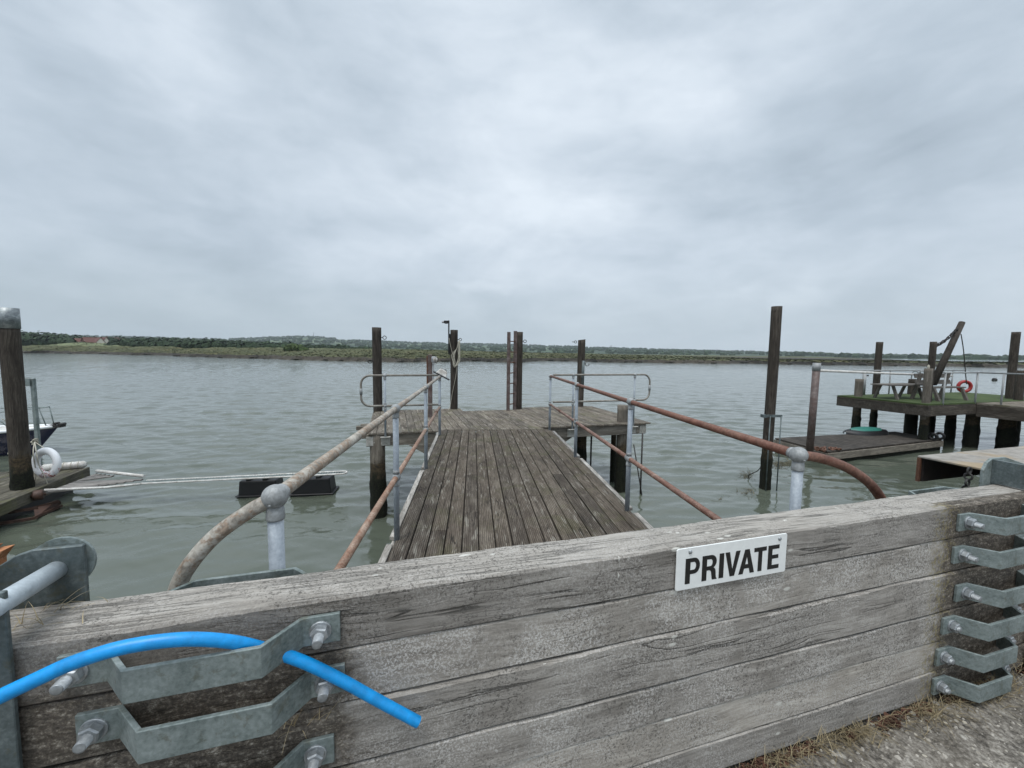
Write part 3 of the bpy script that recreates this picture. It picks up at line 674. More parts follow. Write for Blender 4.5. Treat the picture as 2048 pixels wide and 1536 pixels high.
def pylon(u, vt, dist, label, mast=False):
    d = ray(u, 700); d = np.array([d[0], d[1], 0]); d /= np.linalg.norm(d); P = d*dist; P[2] = top(interp(HL, u)+3, P); zt = top(vt, P)-P[2]
    t = thing('radio_mast' if mast else 'pylon', label, 'mast' if mast else 'pylon', P, 0, None if mast else 'pylons on the far hills'); m = MB(); F = lambda x, y, z: P+np.array([x, y, z])
    if mast: m.tube([F(0, 0, -4), F(0, 0, zt)], [1.6, .7], 6)
    else:
        for a, b_ in ((-1, -1), (1, -1), (1, 1), (-1, 1)): m.tube([F(a*3.4, b_*3.4, -3), F(a*1.0, b_*1.0, zt*.6), F(0, 0, zt)], .36, 5)
        for k in range(5):
            z0, z1 = zt*.12*k, zt*.12*(k+1); w0, w1 = 3.4-2.4*z0/(zt*.6), 3.4-2.4*z1/(zt*.6)
            m.tube([F(-w0, -w0, z0), F(w1, -w1, z1)], .24, 4); m.tube([F(w0, -w0, z0), F(-w1, -w1, z1)], .24, 4)
    obj('lattice' if not mast else 'pole', m, M['pylon'], t)
    if not mast:
        for k, wd in ((.62, 7), (.76, 8.5), (.90, 6)):
            a = MB(); a.tube([F(-wd, 0, zt*k), F(0, 0, zt*k+1.2), F(wd, 0, zt*k)], .36, 5); obj('cross_arm', a, M['pylon'], t)
pylon(628, 664, 2500, 'thin radio mast on the highest far hill', True)
for u, v, s_ in ((527, 672, 'leftmost pylon, beyond the wood near the radio mast hill'), (1222, 690, 'pylon just right of the leaning jetty post with a hook'), (1378, 697, 'pylon midway between the jetty and the tall post'), (1434, 698, 'second pylon left of the tall single post'), (1503, 700, 'pylon immediately left of the tall single post'), (1793, 706, 'pylon between the two posts of the green mat jetty'), (1838, 708, 'pylon close left of the derrick post'), (1985, 712, 'rightmost pylon near the frame edge')):
    pylon(u, v, 2400, s_)

# ================================================================ FLOOD BOARDS
ZB = [0, .127, .279, .418, .609, .768, .925]
N0, N1 = 1.15, 1.316
S0, S1 = -1.02, 4.2
def plank(mb, F, a0, a1, b0, b1, z0, z1, seg, seed, jit=.0014, rb=.006):
    """long squared timber with worn, slightly wavy arrises"""
    rs = random.Random(seed); vs = []; prof = []
    for (b_, z_, sb, sz) in ((b0, z0, 1, 1), (b1, z0, -1, 1), (b1, z1, -1, -1), (b0, z1, 1, -1)):
        q = [(b_+sb*rb, z_), (b_, z_+sz*rb)] if (sb*sz < 0) else [(b_, z_+sz*rb), (b_+sb*rb, z_)]
        prof += q
    n = len(prof); ph = [rs.uniform(0, 6) for _ in range(8)]
    for i in range(seg+1):
        x = a0+(a1-a0)*i/seg
        for k, (b_, z_) in enumerate(prof):
            w_ = jit*(math.sin(x*5.3+ph[k//2])+.7*math.sin(x*13.7+ph[k//2+1])+.5*rs.uniform(-1, 1))
            vs.append(F(x, b_+w_, z_+w_*(1 if z_ > (z0+z1)/2 else -.6)*.9))
    fs = [(i*n+k, (i+1)*n+k, (i+1)*n+(k+1) % n, i*n+(k+1) % n)[::-1] for i in range(seg) for k in range(n)]
    fs += [tuple(range(n)), tuple(seg*n+k for k in range(n))[::-1]]
    # orientation is fixed by recalculation below
    mb.add(vs, fs, False)
def bolt(parent, s, n, z, sg=-1, big=1.0, ln=.050):
    """threaded stud with hex nut and washer, sticking out along -n (sg=-1) or +n"""
    A = lambda d, r, th, ph=0: W(s+r*math.cos(th+ph), n+sg*d, z+r*math.sin(th+ph))
    def cyl(mb, segs, k, smooth=False, ph=0):
        vs = [A(d, r*big, 2*math.pi*i/k, ph) for d, r in segs for i in range(k)]
        fs = [(j*k+i, j*k+(i+1) % k, (j+1)*k+(i+1) % k, (j+1)*k+i) for j in range(len(segs)-1) for i in range(k)] + [tuple((len(segs)-1)*k+i for i in range(k)), tuple(range(k))[::-1]]
        mb.add(vs, fs, smooth)
    ph = random.uniform(0, 1)
    m = MB(); cyl(m, [(0, .0285), (.004, .0285), (.0055, .027)], 20); ws = obj('washer', m, M['bolt'], parent)
    m = MB(); cyl(m, [(.004, .0215), (.0065, .0235), (.022, .0235), (.0255, .020)], 6, ph=ph); obj('nut', m, M['bolt'], parent)
    m = MB(); segs = [(0, .0125)]; d = .024; L_ = ln+random.uniform(-.004, .006)
    while d < L_: segs += [(d, .0128), (d+.0013, .0112), (d+.0026, .0128)]; d += .0026
    segs += [(L_+.002, .010), (L_+.003, .004)]; cyl(m, segs, 14, True); obj('stud', m, M['bolt'], parent)
def handle(parent, pts, zt, ht=.097, back=False, bolts=(None, None), ln=.050):
    m = MB(); m.strip(pts, .0115, zt-ht, zt, W)
    h = obj('back_strap' if back else 'lifting_strap', m, M['galv'], parent, bevel=.0018, bseg=2)
    for i, b_ in enumerate(bolts):
        if b_ is not None: bolt(h, b_[0], pts[0][1]+(-.0058 if not back else .0058), b_[1], 1 if back else -1, 1.0, ln)
LB = {5: ([(-.749, 0), (-.655, 0), (-.580, .088), (-.312, .088), (-.238, 0), (-.144, 0)], .886, [(-.718, .838), (-.193, .838)]),
      4: ([(-.726, 0), (-.641, 0), (-.561, .088), (-.295, .088), (-.222, 0), (-.135, 0)], .733, [(-.690, .680), (-.184, .676)]),
      3: ([(-.775, 0), (-.688, 0), (-.606, .088), (-.324, .088), (-.243, 0), (-.166, 0)], .534, [(-.735, .487), (-.213, .487)]),
      2: ([(-.775, 0), (-.688, 0), (-.606, .088), (-.324, .088), (-.243, 0), (-.166, 0)], .394, [(-.735, .345), (-.213, .345)]),
      1: ([(-.770, 0), (-.680, 0), (-.600, .088), (-.320, .088), (-.240, 0), (-.160, 0)], .243, [(-.73, .195), (-.205, .195)]),
      0: ([(-.770, 0), (-.680, 0), (-.600, .088), (-.320, .088), (-.240, 0), (-.160, 0)], .103, [(-.73, .056), (-.205, .056)])}
RB = {5: ([(2.474, 0), (2.556, 0), (2.628, .086), (2.892, .086), (2.965, 0), (3.055, 0)], .887, [(2.535, .838), (2.995, .838)]),
      4: ([(2.467, 0), (2.540, 0), (2.614, .088), (2.872, .088), (2.945, 0), (3.035, 0)], .732, [(2.522, .684), (2.985, .684)]),
      3: ([(2.503, 0), (2.585, 0), (2.654, .088), (2.912, .088), (2.985, 0), (3.075, 0)], .545, [(2.562, .497), (3.02, .497)]),
      2: ([(2.432, 0), (2.516, 0), (2.584, .086), (2.843, .086), (2.912, 0), (3.0, 0)], .397, [(2.487, .352), (2.955, .352)]),
      1: ([(2.419, 0), (2.509, 0), (2.580, .086), (2.822, .086), (2.890, 0), (2.98, 0)], .243, [(2.464, .199), (2.935, .199)]),
      0: ([(2.410, 0), (2.492, 0), (2.562, .086), (2.798, .086), (2.868, 0), (2.955, 0)], .103, [(2.450, .055), (2.91, .055)])}
BL = ['bottom flood board half sunk among dead weeds at the ground', 'second flood board from the ground, under the faintest joint', 'third flood board up from the ground, mid grey and narrow',
      'broad flood board fourth from the ground, cracked, lying just under the dark open joint', 'flood board above the dark open joint and below the one with the sign', 'topmost flood board with pale cracked upper face, carrying the sign']
boards = []
for i in range(6):
    t = thing('flood_board', BL[i], 'flood board', W(S0, N0, ZB[i]), WA, 'timber boards of the flood gate')
    m = MB(); gap = .0016 if i != 3 else .004
    dn = {0: 0, 1: .003, 2: -.001, 3: -.002, 4: .003, 5: 0}[i]
    plank(m, W, S0, S1, N0+dn, N1+dn*.5, ZB[i]+gap, ZB[i+1]-gap, 260, 40+i, .0012 if i != 3 else .0022, .004 if i not in (3, 5) else .007)
    o = obj('timber', m, M['gate'], t); o.color = [(.10, .6, .90, 1), (.12, .75, 1.0, 1), (.15, .8, 1.04, 1), (.75, .55, 1.0, 1), (.30, 1.0, 1.02, 1), (.85, .42, .93, 1)][i]
    for src in (LB[i], RB[i]):
        pts, zt, bo = src
        handle(t, [(s_, N0+dn-.0062-o_) for s_, o_ in pts], zt, .079, False, [(b_[0], zt-.041) for b_ in bo], .032 if (src is RB[i] and i < 3) else .050)
    if i == 5:
        for pts in ([(-.75, 0), (-.67, 0), (-.585, .088), (-.31, .088), (-.235, 0), (-.15, 0)], [(2.47, 0), (2.55, 0), (2.625, .088), (2.90, .088), (2.97, 0), (3.05, 0)]):
            handle(t, [(s_, N1+.0062+o_) for s_, o_ in pts], .894, .079, True, ((pts[0][0]+.03, .853), (pts[-1][0]-.05, .853)))
    boards.append(t)

M['dropping'] = plain("bird_dropping", (.52, .51, .47), .9, 0, .2, 60, 1)
def splat(u, v, top_face, rx, rz, seed, par):
    rs = random.Random(seed); k = 14; m = MB()
    c_ = at(u, v, .926) if top_face else atp(u, v, NW*1.1485, NW); a0 = DW; a1 = NW if top_face else np.array([0, 0, 1.]); nn_ = np.array([0, 0, 1.]) if top_face else -NW
    rg = [c_+(a0*math.cos(2*math.pi*q/k)*rx+a1*math.sin(2*math.pi*q/k)*rz)*rs.uniform(.5, 1.2) for q in range(k)]
    m.add([x-nn_*.004 for x in rg]+[c_+(x-c_)*.8+nn_*.0006 for x in rg], [(q, (q+1) % k, k+(q+1) % k, k+q) for q in range(k)]+[tuple(range(k, 2*k))], True)
    obj('bird_dropping', m, M['dropping'], par)
for a_ in ((1238, 1120, 0, .0022, .014, 1, 5), (1237, 1152, 0, .004, .012, 2, 5), (1160, 1322, 0, .014, .009, 3, 3), (1090, 1329, 0, .007, .006, 4, 3), (930, 1110, 1, .024, .004, 5, 5), (985, 1108, 1, .010, .003, 6, 5), (750, 1150, 1, .012, .004, 7, 5), (760, 1136, 1, .009, .003, 8, 5), (1570, 1040, 1, .012, .004, 9, 5), (1355, 1065, 1, .010, .004, 10, 5)):
    splat(a_[0], a_[1], a_[2], a_[3], a_[4], a_[5], boards[a_[6]])

# steel slot posts at both ends
t = thing('slot_post', 'galvanised steel slot post holding the left end of the flood boards', 'steel post', W(-.93, 1.25, 0), WA, 'steel posts holding the flood gate ends')
m = MB(); m.box(W, -1.06, -.822, 1.128, 1.140, 0, 1.062); obj('front_flange', m, M['galv_dark'], t, bevel=.002)
m = MB(); m.box(W, -1.06, -1.048, 1.141, 1.3215, 0, 1.05); obj('web', m, M['galv_dark'], t)
m = MB(); m.prism([(-1.10, 0), (-.796, 0), (-.796, 1.073), (-.90, 1.073), (-.935, 1.062), (-1.0, 1.02), (-1.10, .97)], 1.3225, 1.3365, lambda x, y, z: W(x, z, y)); obj('back_plate', m, M['galv_dark'], t, bevel=.0025)  # darker steel tone puts the shade of the recess into the plate
m = MB(); m.tube([W(-.835, 1.06, 1.036), W(-.856, 1.336, 1.012)], .0235, 24)
pb = obj('locking_bar', m, M['rod'], t)
m = MB(); m.tube([W(-.856, 1.340, 1.02), W(-.857, 1.350, 1.019)], .070, 28, smooth=False); obj('end_disc', m, M['galv'], pb)
t = thing('slot_post', 'galvanised steel slot post holding the right end of the flood boards', 'steel post', W(3.3, 1.25, 0), WA, 'steel posts holding the flood gate ends')
m = MB(); m.box(W, 3.125, 3.42, 1.128, 1.140, 0, .93); obj('front_flange', m, M['galv_dark'], t, bevel=.002)
m = MB(); m.prism([(3.03, 0), (3.75, 0), (3.75, .96), (3.42, 1.005), (3.22, 1.06), (3.10, 1.06), (3.06, 1.04), (3.035, 1.0)], 1.3225, 1.3365, lambda x, y, z: W(x, z, y)); obj('back_plate', m, M['galv'], t, bevel=.0015)
m = MB(); m.prism([(3.10, .93), (3.12, .93), (3.12, 1.055), (3.10, 1.055)], 1.19, 1.3215, lambda x, y, z: W(x, z, y)); obj('stop_plate', m, M['galv_dark'], t)
m = MB(); m.tube([W(3.14, 1.30, 1.0), W(3.55, 1.10, .985)], .021, 24); obj('locking_bar', m, M['rod'], t)
c = thing('chain', 'short rusty chain hanging behind the right slot post', 'chain', W(2.99, 1.36, 1.0), WA); 
for k in range(5):
    m = MB(); m.torus(W(3.005-.003*k, 1.365, .99-.034*k), (DW if k % 2 else NW), .016, .0052, 18, 8); obj('link', m, M['dark_metal'], c)
# orange broken board behind the left plate
m = MB(); a, b_ = at(-40, 1098, .80), at(40, 1092, .80)
m.add([W(-1.5, 1.42, 1.00), W(-1.10, 1.42, 1.035), W(-1.055, 1.42, 1.052), (W(-1.065, 1.42, 1.036)), W(-1.03, 1.42, 1.040), W(-1.05, 1.42, 1.01), W(-1.06, 1.42, .7), W(-1.5, 1.42, .7)] + [W(-1.5, 1.46, 1.00), W(-1.10, 1.46, 1.035), W(-1.055, 1.46, 1.048), (W(-1.065, 1.46, 1.036)), W(-1.03, 1.46, 1.040), W(-1.05, 1.46, 1.01), W(-1.06, 1.46, .7), W(-1.5, 1.46, .7)],
      [tuple(range(8)), tuple(range(8, 16))[::-1]]+[(i, (i+1) % 8, 8+(i+1) % 8, 8+i) for i in range(8)])
M['orange'] = wood('orange_timber', 'x', (.22, .085, .035), (.42, .19, .09), (.58, .34, .2), cross=45)
tag(obj('broken_board', m, M['orange'], P=W(-1.2, 1.44, .7), rot=WA), 'splintered orange brown board end behind the left slot post', 'board')

# PRIVATE sign
t = thing('sign', 'white PRIVATE sign screwed to the top flood board', 'sign', W(1.196, 1.142, .768), WA)
def rr(s0, s1, z0, z1, r=.008, k=5):
    pts = []
    for cx, cz, a in ((s1-r, z0+r, -90), (s1-r, z1-r, 0), (s0+r, z1-r, 90), (s0+r, z0+r, 180)):
        for i in range(k+1): th = R(a+90*i/k); pts.append((cx+r*math.cos(th), cz+r*math.sin(th)))
    return pts
m = MB(); m.prism(rr(.945, 1.447, .7695, .922), 1.1400, 1.1445, lambda x, y, z: W(x, z, y)); obj('sign_plate', m, M['sign_w'], t, bevel=.001)
def letters():
    H = 1.0; S = .232; out = []
    def arc(cx, cy, rx, ry, a0, a1, k=14): return [(cx+rx*math.cos(R(a0+(a1-a0)*i/k)), cy+ry*math.sin(R(a0+(a1-a0)*i/k))) for i in range(k+1)]
    P_ = [[(0, 0), (S, 0), (S, .37)] + [(.40, .37)] + arc(.42, .685, .27, .315, -90, 90) + [(0, 1.0)], [(S, .53), (S, .84)] + arc(.40, .685, .105, .155, 90, -90)]
    R_ = [[(0, 0), (S, 0), (S, .40), (.36, .40)] + arc(.33, .28, .13, .12, 90, 20)[1:] + [(.48, .16), (.50, .04), (.52, 0), (.745, 0), (.745, .03)] + [(.70, .08), (.685, .25), (.67, .38)] + [(.62, .46), (.56, .49)] + arc(.44, .73, .27, .27, -55, 90) + [(0, 1.0)], [(S, .56), (S, .84)] + arc(.41, .70, .10, .14, 90, -90)]
    I_ = [[(0, 0), (S, 0), (S, 1), (0, 1)]]
    V_ = [[(.27, 0), (.50, 0), (.77, 1), (.545, 1), (.39, .28), (.225, 1), (0, 1)]]
    A_ = [[(0, 0), (.225, 0), (.285, .215), (.535, .215), (.595, 0), (.825, 0), (.525, 1), (.295, 1)], [(.335, .385), (.41, .71), (.485, .385)]]
    T_ = [[(.225, 0), (.44, 0), (.44, .83), (.665, .83), (.665, 1), (0, 1), (0, .83), (.225, .83)]]
    E_ = [[(0, 0), (.62, 0), (.62, .165), (S, .165), (S, .43), (.575, .43), (.575, .59), (S, .59), (S, .835), (.61, .835), (.61, 1), (0, 1)]]
    return [(P_, .69), (R_, .745), (I_, S), (V_, .77), (A_, .825), (T_, .665), (E_, .62)]
cu = bpy.data.curves.new('lettering_outline', 'CURVE'); cu.dimensions = '2D'; cu.fill_mode = 'BOTH'; cu.extrude = .0004
xx = 0; gaps = [.115, .10, .06, -.05, -.04, .09, 0]
for (loops, adv), gp in zip(letters(), gaps):
    for lp in loops:
        sp = cu.splines.new('POLY'); sp.points.add(len(lp)-1); sp.use_cyclic_u = True
        for q, (x, y) in zip(sp.points, lp): q.co = (x+xx, y, 0, 1)
    xx += adv+gp
LH = .093; LWID = .428
for sp in cu.splines:
    for q in sp.points: q.co = (q.co[0]/xx*LWID, q.co[1]*LH, 0, 1)
tmp = bpy.data.objects.new('outline', cu); col.objects.link(tmp); dg = bpy.context.evaluated_depsgraph_get()
me = bpy.data.meshes.new_from_object(tmp.evaluated_get(dg)); bpy.data.objects.remove(tmp)
me.name = 'lettering'; me.materials.clear(); me.materials.append(M['sign_k'])
vv = np.array([tuple(v.co) for v in me.vertices])
A = np.array(MW[t.name].inverted())
for v, c_ in zip(me.vertices, vv):
    P = W(.983+c_[0], 1.1396-c_[2], .790+c_[1]); v.co = A[:3, :3]@P+A[:3, 3]
lo = bpy.data.objects.new('lettering', me); col.objects.link(lo); _place(lo, MW[t.name].copy(), t)
for s_, z_ in ((1.000, .907), (1.408, .905)):
    m = MB(); m.ball(W(s_, 1.1395, z_), .0075, 12, 8, (1, .7, 1)); obj('screw', m, M['bolt'], t)

# blue pipe threaded through the upper left strap
hp = [(-190, 1497, 1.03), (-90, 1438, 1.03), (0, 1393, 1.03), (70, 1360, 1.032), (150, 1324, 1.034), (250, 1294, 1.037), (360, 1279, 1.046), (450, 1282, 1.066), (520, 1296, 1.095), (600, 1321, 1.112), (680, 1359, 1.116), (760, 1403, 1.113), (836, 1444, 1.105)]
hs = []
for u_, v_, n_ in hp:
    q_ = atp(u_, v_, NW*n_, NW); hs.append((float(q_@DW), n_, float(q_[2])))
def smooth_path(pts, k=6):
    P = [np.array(p, float) for p in pts]; out = []
    for i in range(len(P)-1):
        p0 = P[max(i-1, 0)]; p1 = P[i]; p2 = P[i+1]; p3 = P[min(i+2, len(P)-1)]
        for j in range(k):
            t_ = j/k; out.append(.5*((2*p1)+(-p0+p2)*t_+(2*p0-5*p1+4*p2-p3)*t_**2+(-p0+3*p1-3*p2+p3)*t_**3))
    return out+[P[-1]]
t = thing('water_pipe', 'bright blue plastic water pipe looped through the strap', 'pipe', W(-.5, 1.05, .9), WA)
pp = smooth_path([W(*h) for h in hs], 7); m = MB(); m.tube(pp, .0150, 28, caps=False)
e0 = pp[-1]; dn_ = (pp[-1]-pp[-2])/np.linalg.norm(pp[-1]-pp[-2])
m.tube([e0, e0-dn_*.0001, e0-dn_*.05], [.0150, .0126, .0126], 28, caps=False); obj('pipe', m, M['blue'], t)

# dead grass, moss and rubble along the foot of the boards (uncountable)
m = MB()
def blade(mb, P, L_, a, tilt, wd=.0016, bend=.6, zm=-.003):
    pts = []; d = np.array([math.cos(a), math.sin(a), 0]); z = 0; p = P.copy(); th = tilt
    sd = np.array([-d[1], d[0], 0])*wd; vs = []
    for k in range(5):
        f = 1-k/4.6; vs += [p-sd*f, p+sd*f]; p = p+L_/4*(d*math.sin(th)+np.array([0, 0, math.cos(th)])); th += bend/2*random.uniform(.4, 1.5)
        p[2] = max(p[2], zm)
    mb.add(vs, [(2*k, 2*k+1, 2*k+3, 2*k+2) for k in range(4)])
for _ in range(3000):
    s_ = random.triangular(.6, 3.4, 2.35) if random.random() < .75 else random.uniform(.2, 3.6)
    dens = hn(s_, 0, 6.0, 1)
    if dens < random.uniform(-1.1, .9): continue
    n_ = 1.148-abs(random.gauss(0, .028))*(1.9 if s_ > 2.1 else 1.0)
    P = W(s_, n_, -.012); a = random.uniform(0, 2*math.pi) if random.random() < .5 else WA-math.pi/2+random.gauss(0, .8)
    blade(m, P, random.uniform(.03, .12), a, random.uniform(.3, 1.3), random.uniform(.0008, .0018))
for s_, n_, z_ in ((2.95, 1.10, .1), (2.8, 1.12, .01), (3.0, 1.0, .0), (-.88, 1.25, .93), (-.85, 1.2, .93), (-.8, 1.28, .93), (-.25, 1.13, .6)):
    for _ in range(26 if z_ < .5 else 14): blade(m, W(s_+random.gauss(0, .05), n_+random.gauss(0, .012), z_), random.uniform(.03, .10), random.uniform(0, 6.3), random.uniform(.6, 1.5), .0011)
tag(obj('dry_grass', m, M['grass'], P=W(2, 1.1, 0), rot=WA), 'dead straw grass tufted along the foot of the flood boards', 'grass', kind='stuff')
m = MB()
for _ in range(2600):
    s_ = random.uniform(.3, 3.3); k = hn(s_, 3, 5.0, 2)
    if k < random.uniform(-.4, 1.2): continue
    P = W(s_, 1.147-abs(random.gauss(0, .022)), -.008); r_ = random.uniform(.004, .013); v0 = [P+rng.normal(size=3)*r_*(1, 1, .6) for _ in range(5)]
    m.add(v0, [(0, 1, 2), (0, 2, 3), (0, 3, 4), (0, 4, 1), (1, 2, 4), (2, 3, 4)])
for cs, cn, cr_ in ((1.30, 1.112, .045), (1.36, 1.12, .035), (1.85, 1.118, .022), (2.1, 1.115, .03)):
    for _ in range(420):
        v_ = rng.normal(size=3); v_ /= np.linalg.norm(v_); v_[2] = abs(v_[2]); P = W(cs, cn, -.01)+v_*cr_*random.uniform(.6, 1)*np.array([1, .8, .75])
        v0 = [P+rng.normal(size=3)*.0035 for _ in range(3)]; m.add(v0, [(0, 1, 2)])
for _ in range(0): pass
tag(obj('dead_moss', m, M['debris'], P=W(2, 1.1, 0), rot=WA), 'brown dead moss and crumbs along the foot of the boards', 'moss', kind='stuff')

m = MB()
for _ in range(2600):
    s_ = random.uniform(.7, 4.3); n_ = random.uniform(.0, 1.13); r_ = random.uniform(.0022, .0065)*(2.2 if random.random() < .07 else 1)
    P = W(s_, n_, -.010+.006*hn(s_, n_, 7)+.004*hn(s_, n_, 23, 2)); k = 6; a0 = random.uniform(0, 6)
    rg = [P+np.array([math.cos(a0+2*math.pi*q/k)*r_*random.uniform(.7, 1.3), math.sin(a0+2*math.pi*q/k)*r_*random.uniform(.7, 1.3), -.002]) for q in range(k)]
    rt2 = [P+(x-P)*.6*np.array([1, 1, 0])+(0, 0, r_*random.uniform(.15, .45)) for x in rg]
    m.add(rg+rt2, [(q, (q+1) % k, k+(q+1) % k, k+q) for q in range(k)]+[tuple(range(k, 2*k))])
M['stone'] = leaf_mat('pale_pebbles', (.16, .145, .12), (.46, .43, .38))
tag(obj('gravel', m, M['stone'], P=W(2, .6, 0), rot=WA), 'pale chips of stone set in the rough quay surface', 'gravel', kind='stuff')

# ================================================================ JETTY
jt = thing('jetty', 'grey brown timber jetty with grooved walkway and wide head platform', 'jetty', J(.48, 5, 0), JA)
XL, XR, YK = -.66, 1.61, 8.32
m = MB(); nb = 16; pitch = (XR-XL)/nb
for i in range(nb):
    x0 = XL+i*pitch+.0065; x1 = XL+(i+1)*pitch-.0065
    cuts = sorted([1.62, YK-.004]+[random.choice([2.75, 3.55, 4.4, 5.2, 6.1]) + random.uniform(-.02, .02)])
    for a, b_ in zip(cuts[:-1], cuts[1:]):
        y = a+.002; e = b_-.002; zz = random.uniform(-.004, .0)
        if i in (0, nb-1):
            # notched where the rail posts are fixed
            pass
        m.box(J, x0, x1, y, e, -.036+zz, zz)
obj('walkway_decking', m, M['deck'], jt, bevel=.003)
m = MB()   # platform boards run square to the flood boards
def kink_n(s_):    # n where the walkway ends (Y = YK) for platform coordinate s
    # J(X,YK) = W(s,n): solve along s
    a = WA-JA; # angle between frames
    # point with Y=YK: P = NJ*X + DJ*YK ; s = P.DW, n = P.NW
    X = (s_-YK*(DJ@DW))/(NJ@DW); return X*(NJ@NW)+YK*(DJ@NW)
s_ = -.46; sK0 = J(XL, YK, 0)@DW; sK1 = J(XR, YK, 0)@DW
while s_ < 5.76:
    a0, a1 = s_+.004, s_+.149
    def nn(a): 
        if sK0-.02 <= a <= sK1+.02: return kink_n(a)
        return 8.20 if a < sK0 else 8.10
    mid = (a0+a1)/2; nb_ = 11.34 if mid < 1.85 else (10.82 if mid < 3.36 else 11.14)
    if mid > 5.6: nb_ = 11.05
    f0, f1 = nn(a0), nn(a1)
    if abs(f0-f1) > .1: f0 = f1 = max(f0, f1)
    zz = random.uniform(-.004, 0)
    m.hexa([W(a0, f0, zz-.036), W(a1, f1, zz-.036), W(a1, nb_, zz-.036), W(a0, nb_, zz-.036)], [W(a0, f0, zz), W(a1, f1, zz), W(a1, nb_, zz), W(a0, nb_, zz)])
    s_ += .153
obj('platform_decking', m, M['deck_far'], jt, P=W(2.5, 9.5, 0), rot=WA, bevel=.003)
# white-edged fascia along the walkway
M['fascia'] = wood('peeling_white_timber', 'y', (.10, .09, .08), (.27, .255, .235), (.52, .505, .48), along=4, cross=26, crack=.5, blotch=.6)
for x0, x1 in ((XL-.060, XL-.006), (XR+.006, XR+.060)):
    m = MB(); ys = [1.6, 1.9, 3.36, 3.46, 5.48, 5.58, 8.1] if x0 < 0 else [1.6, 1.95, 3.88, 3.98, 6.0, 6.1, 8.15]
    m.box(J, x0+.02 if x0 < 0 else x0, x1 if x0 < 0 else x1-.02, 1.62, ys[-1], -.24, -.045)
    for a, b_ in ((ys[1], ys[2]-.02), (ys[3]+.02, ys[4]-.02), (ys[5]+.02, ys[6])): m.box(J, x0, x1, a, b_, -.043, -.006)
    obj('edge_board', m, M['fascia'], jt, bevel=.004)
for k in range(nb+1):  # strips added under each board gap so the gaps read dark
    x = XL+k*pitch
    if k in (0, nb): x += .03 if k == 0 else -.03
    m = MB(); m.box(J, x-.025, x+.025, 1.6, 8.2, -.26, -.040); obj('gap_shade_strip', m, M['pile'], jt)
for Y in (3.4, 6.0):
    m = MB(); m.box(J, XL+.02, XR-.02, Y-.07, Y+.07, -.46, -.262); obj('cross_beam', m, M['beam'], jt)
for s0_, s1_, n_, nm in ((-.50, .84, 8.24, 0), (3.30, 5.72, 8.15, 1)):
    m = MB(); m.box(W, s0_, s1_, n_, n_+.09, -.27, -.040); obj('front_beam', m, M['beam'], jt, P=W(2.5, 9.5, 0), rot=WA, bevel=.004)
for a0, a1, b0, b1 in ((-.50, -.41, 8.334, 11.3), (5.63, 5.72, 8.244, 11.1), (1.6, 1.69, 8.9, 11.3), (3.4, 3.49, 8.34, 11.1)):
    m = MB(); m.box(W, a0, a1, b0, b1, -.27, -.040); obj('side_beam', m, M['beam'], jt, P=W(2.5, 9.5, 0), rot=WA)
m = MB(); m.box(W, -.40, 1.59, 11.2, 11.29, -.27, -.040); m.box(W, 3.5, 5.62, 11.0, 11.09, -.27, -.040); obj('back_beam', m, M['beam'], jt, P=W(2.5, 9.5, 0), rot=WA)
for pts in ([(.30, -.272), (.84, -.272), (.84, -.60)], [(3.30, -.272), (3.86, -.272), (3.30, -.62)]):
    m = MB(); m.prism(pts, 8.20, 8.235, lambda x, y, z: W(x, z, y)); obj('gusset', m, M['beam'], jt, P=W(2.5, 9.5, 0), rot=WA)
M['bracket'] = galv('pale_bracket', (.36, .35, .32), (.20, .19, .16), (.52, .50, .46), rough=.7, metal=.1, grime=.7)
for s_, w_ in ((-.40, .20), (-.14, .17), (3.80, .19), (5.34, .19), (5.63, .17)):
    n_ = 8.24 if s_ < 1 else 8.15
    m = MB(); m.box(W, s_-w_/2, s_+w_/2, n_-.014, n_-.001, -.255, -.075)
    if s_ not in (-.40, 5.63): m.box(W, s_-w_/2-.01, s_+w_/2+.01, n_-.11, n_-.016, -.085, -.073)
    for dx in (-.05, .05): m.tube([W(s_+dx, n_-.03, -.19), W(s_+dx, n_-.012, -.19)], .011, 6)
    obj('bracket', m, M['bracket'], jt, P=W(2.5, 9.5, 0), rot=WA)
for k, (n_, z_) in enumerate(((8.55, -.1), (9.0, -.16), (9.5, -.1), (10.1, -.16))):
    m = MB(); m.box(W, -.78+.05*(k % 2), -.505, n_-.06, n_+.06, z_-.06, z_+.02); obj('fender_stub', m, M['beam'], jt, P=W(2.5, 9.5, 0), rot=WA)

def pile_mesh(P, r, z0, z1, seed, lean=(0, 0), rough=.5, seg=20, topcut=0, weed=True):
    rs = random.Random(seed); m = MB(); vs = []; nz = max(10, int((z1-z0)/.12)); ph = [rs.uniform(0, 6) for _ in range(6)]
    for i in range(nz+1):
        z = z0+(z1-z0)*i/nz
        for k in range(seg):
            th = 2*math.pi*k/seg; rr_ = r*(1+.03*math.sin(th*3+ph[0]+z*.5)+.02*math.sin(th*7+ph[1]+z*2))
            if z < -.85 and weed: rr_ *= 1+rough*.28*abs(math.sin(th*4+z*9+ph[2])*math.sin(th*2+z*17+ph[3]))+rs.uniform(0, .07)
            zz = z+(topcut*math.cos(th) if i == nz else 0)
            vs.append((P[0]+lean[0]*(z-z0)+rr_*math.cos(th), P[1]+lean[1]*(z-z0)+rr_*math.sin(th), zz))
    fs = [(i*seg+k, i*seg+(k+1) % seg, (i+1)*seg+(k+1) % seg, (i+1)*seg+k) for i in range(nz) for k in range(seg)]
    m.add(vs, fs, True); m.f.append(tuple(nz*seg+k for k in range(seg))); m.sm.append(False); return m
def at_pile(u, v, z): return at(u, v, z)
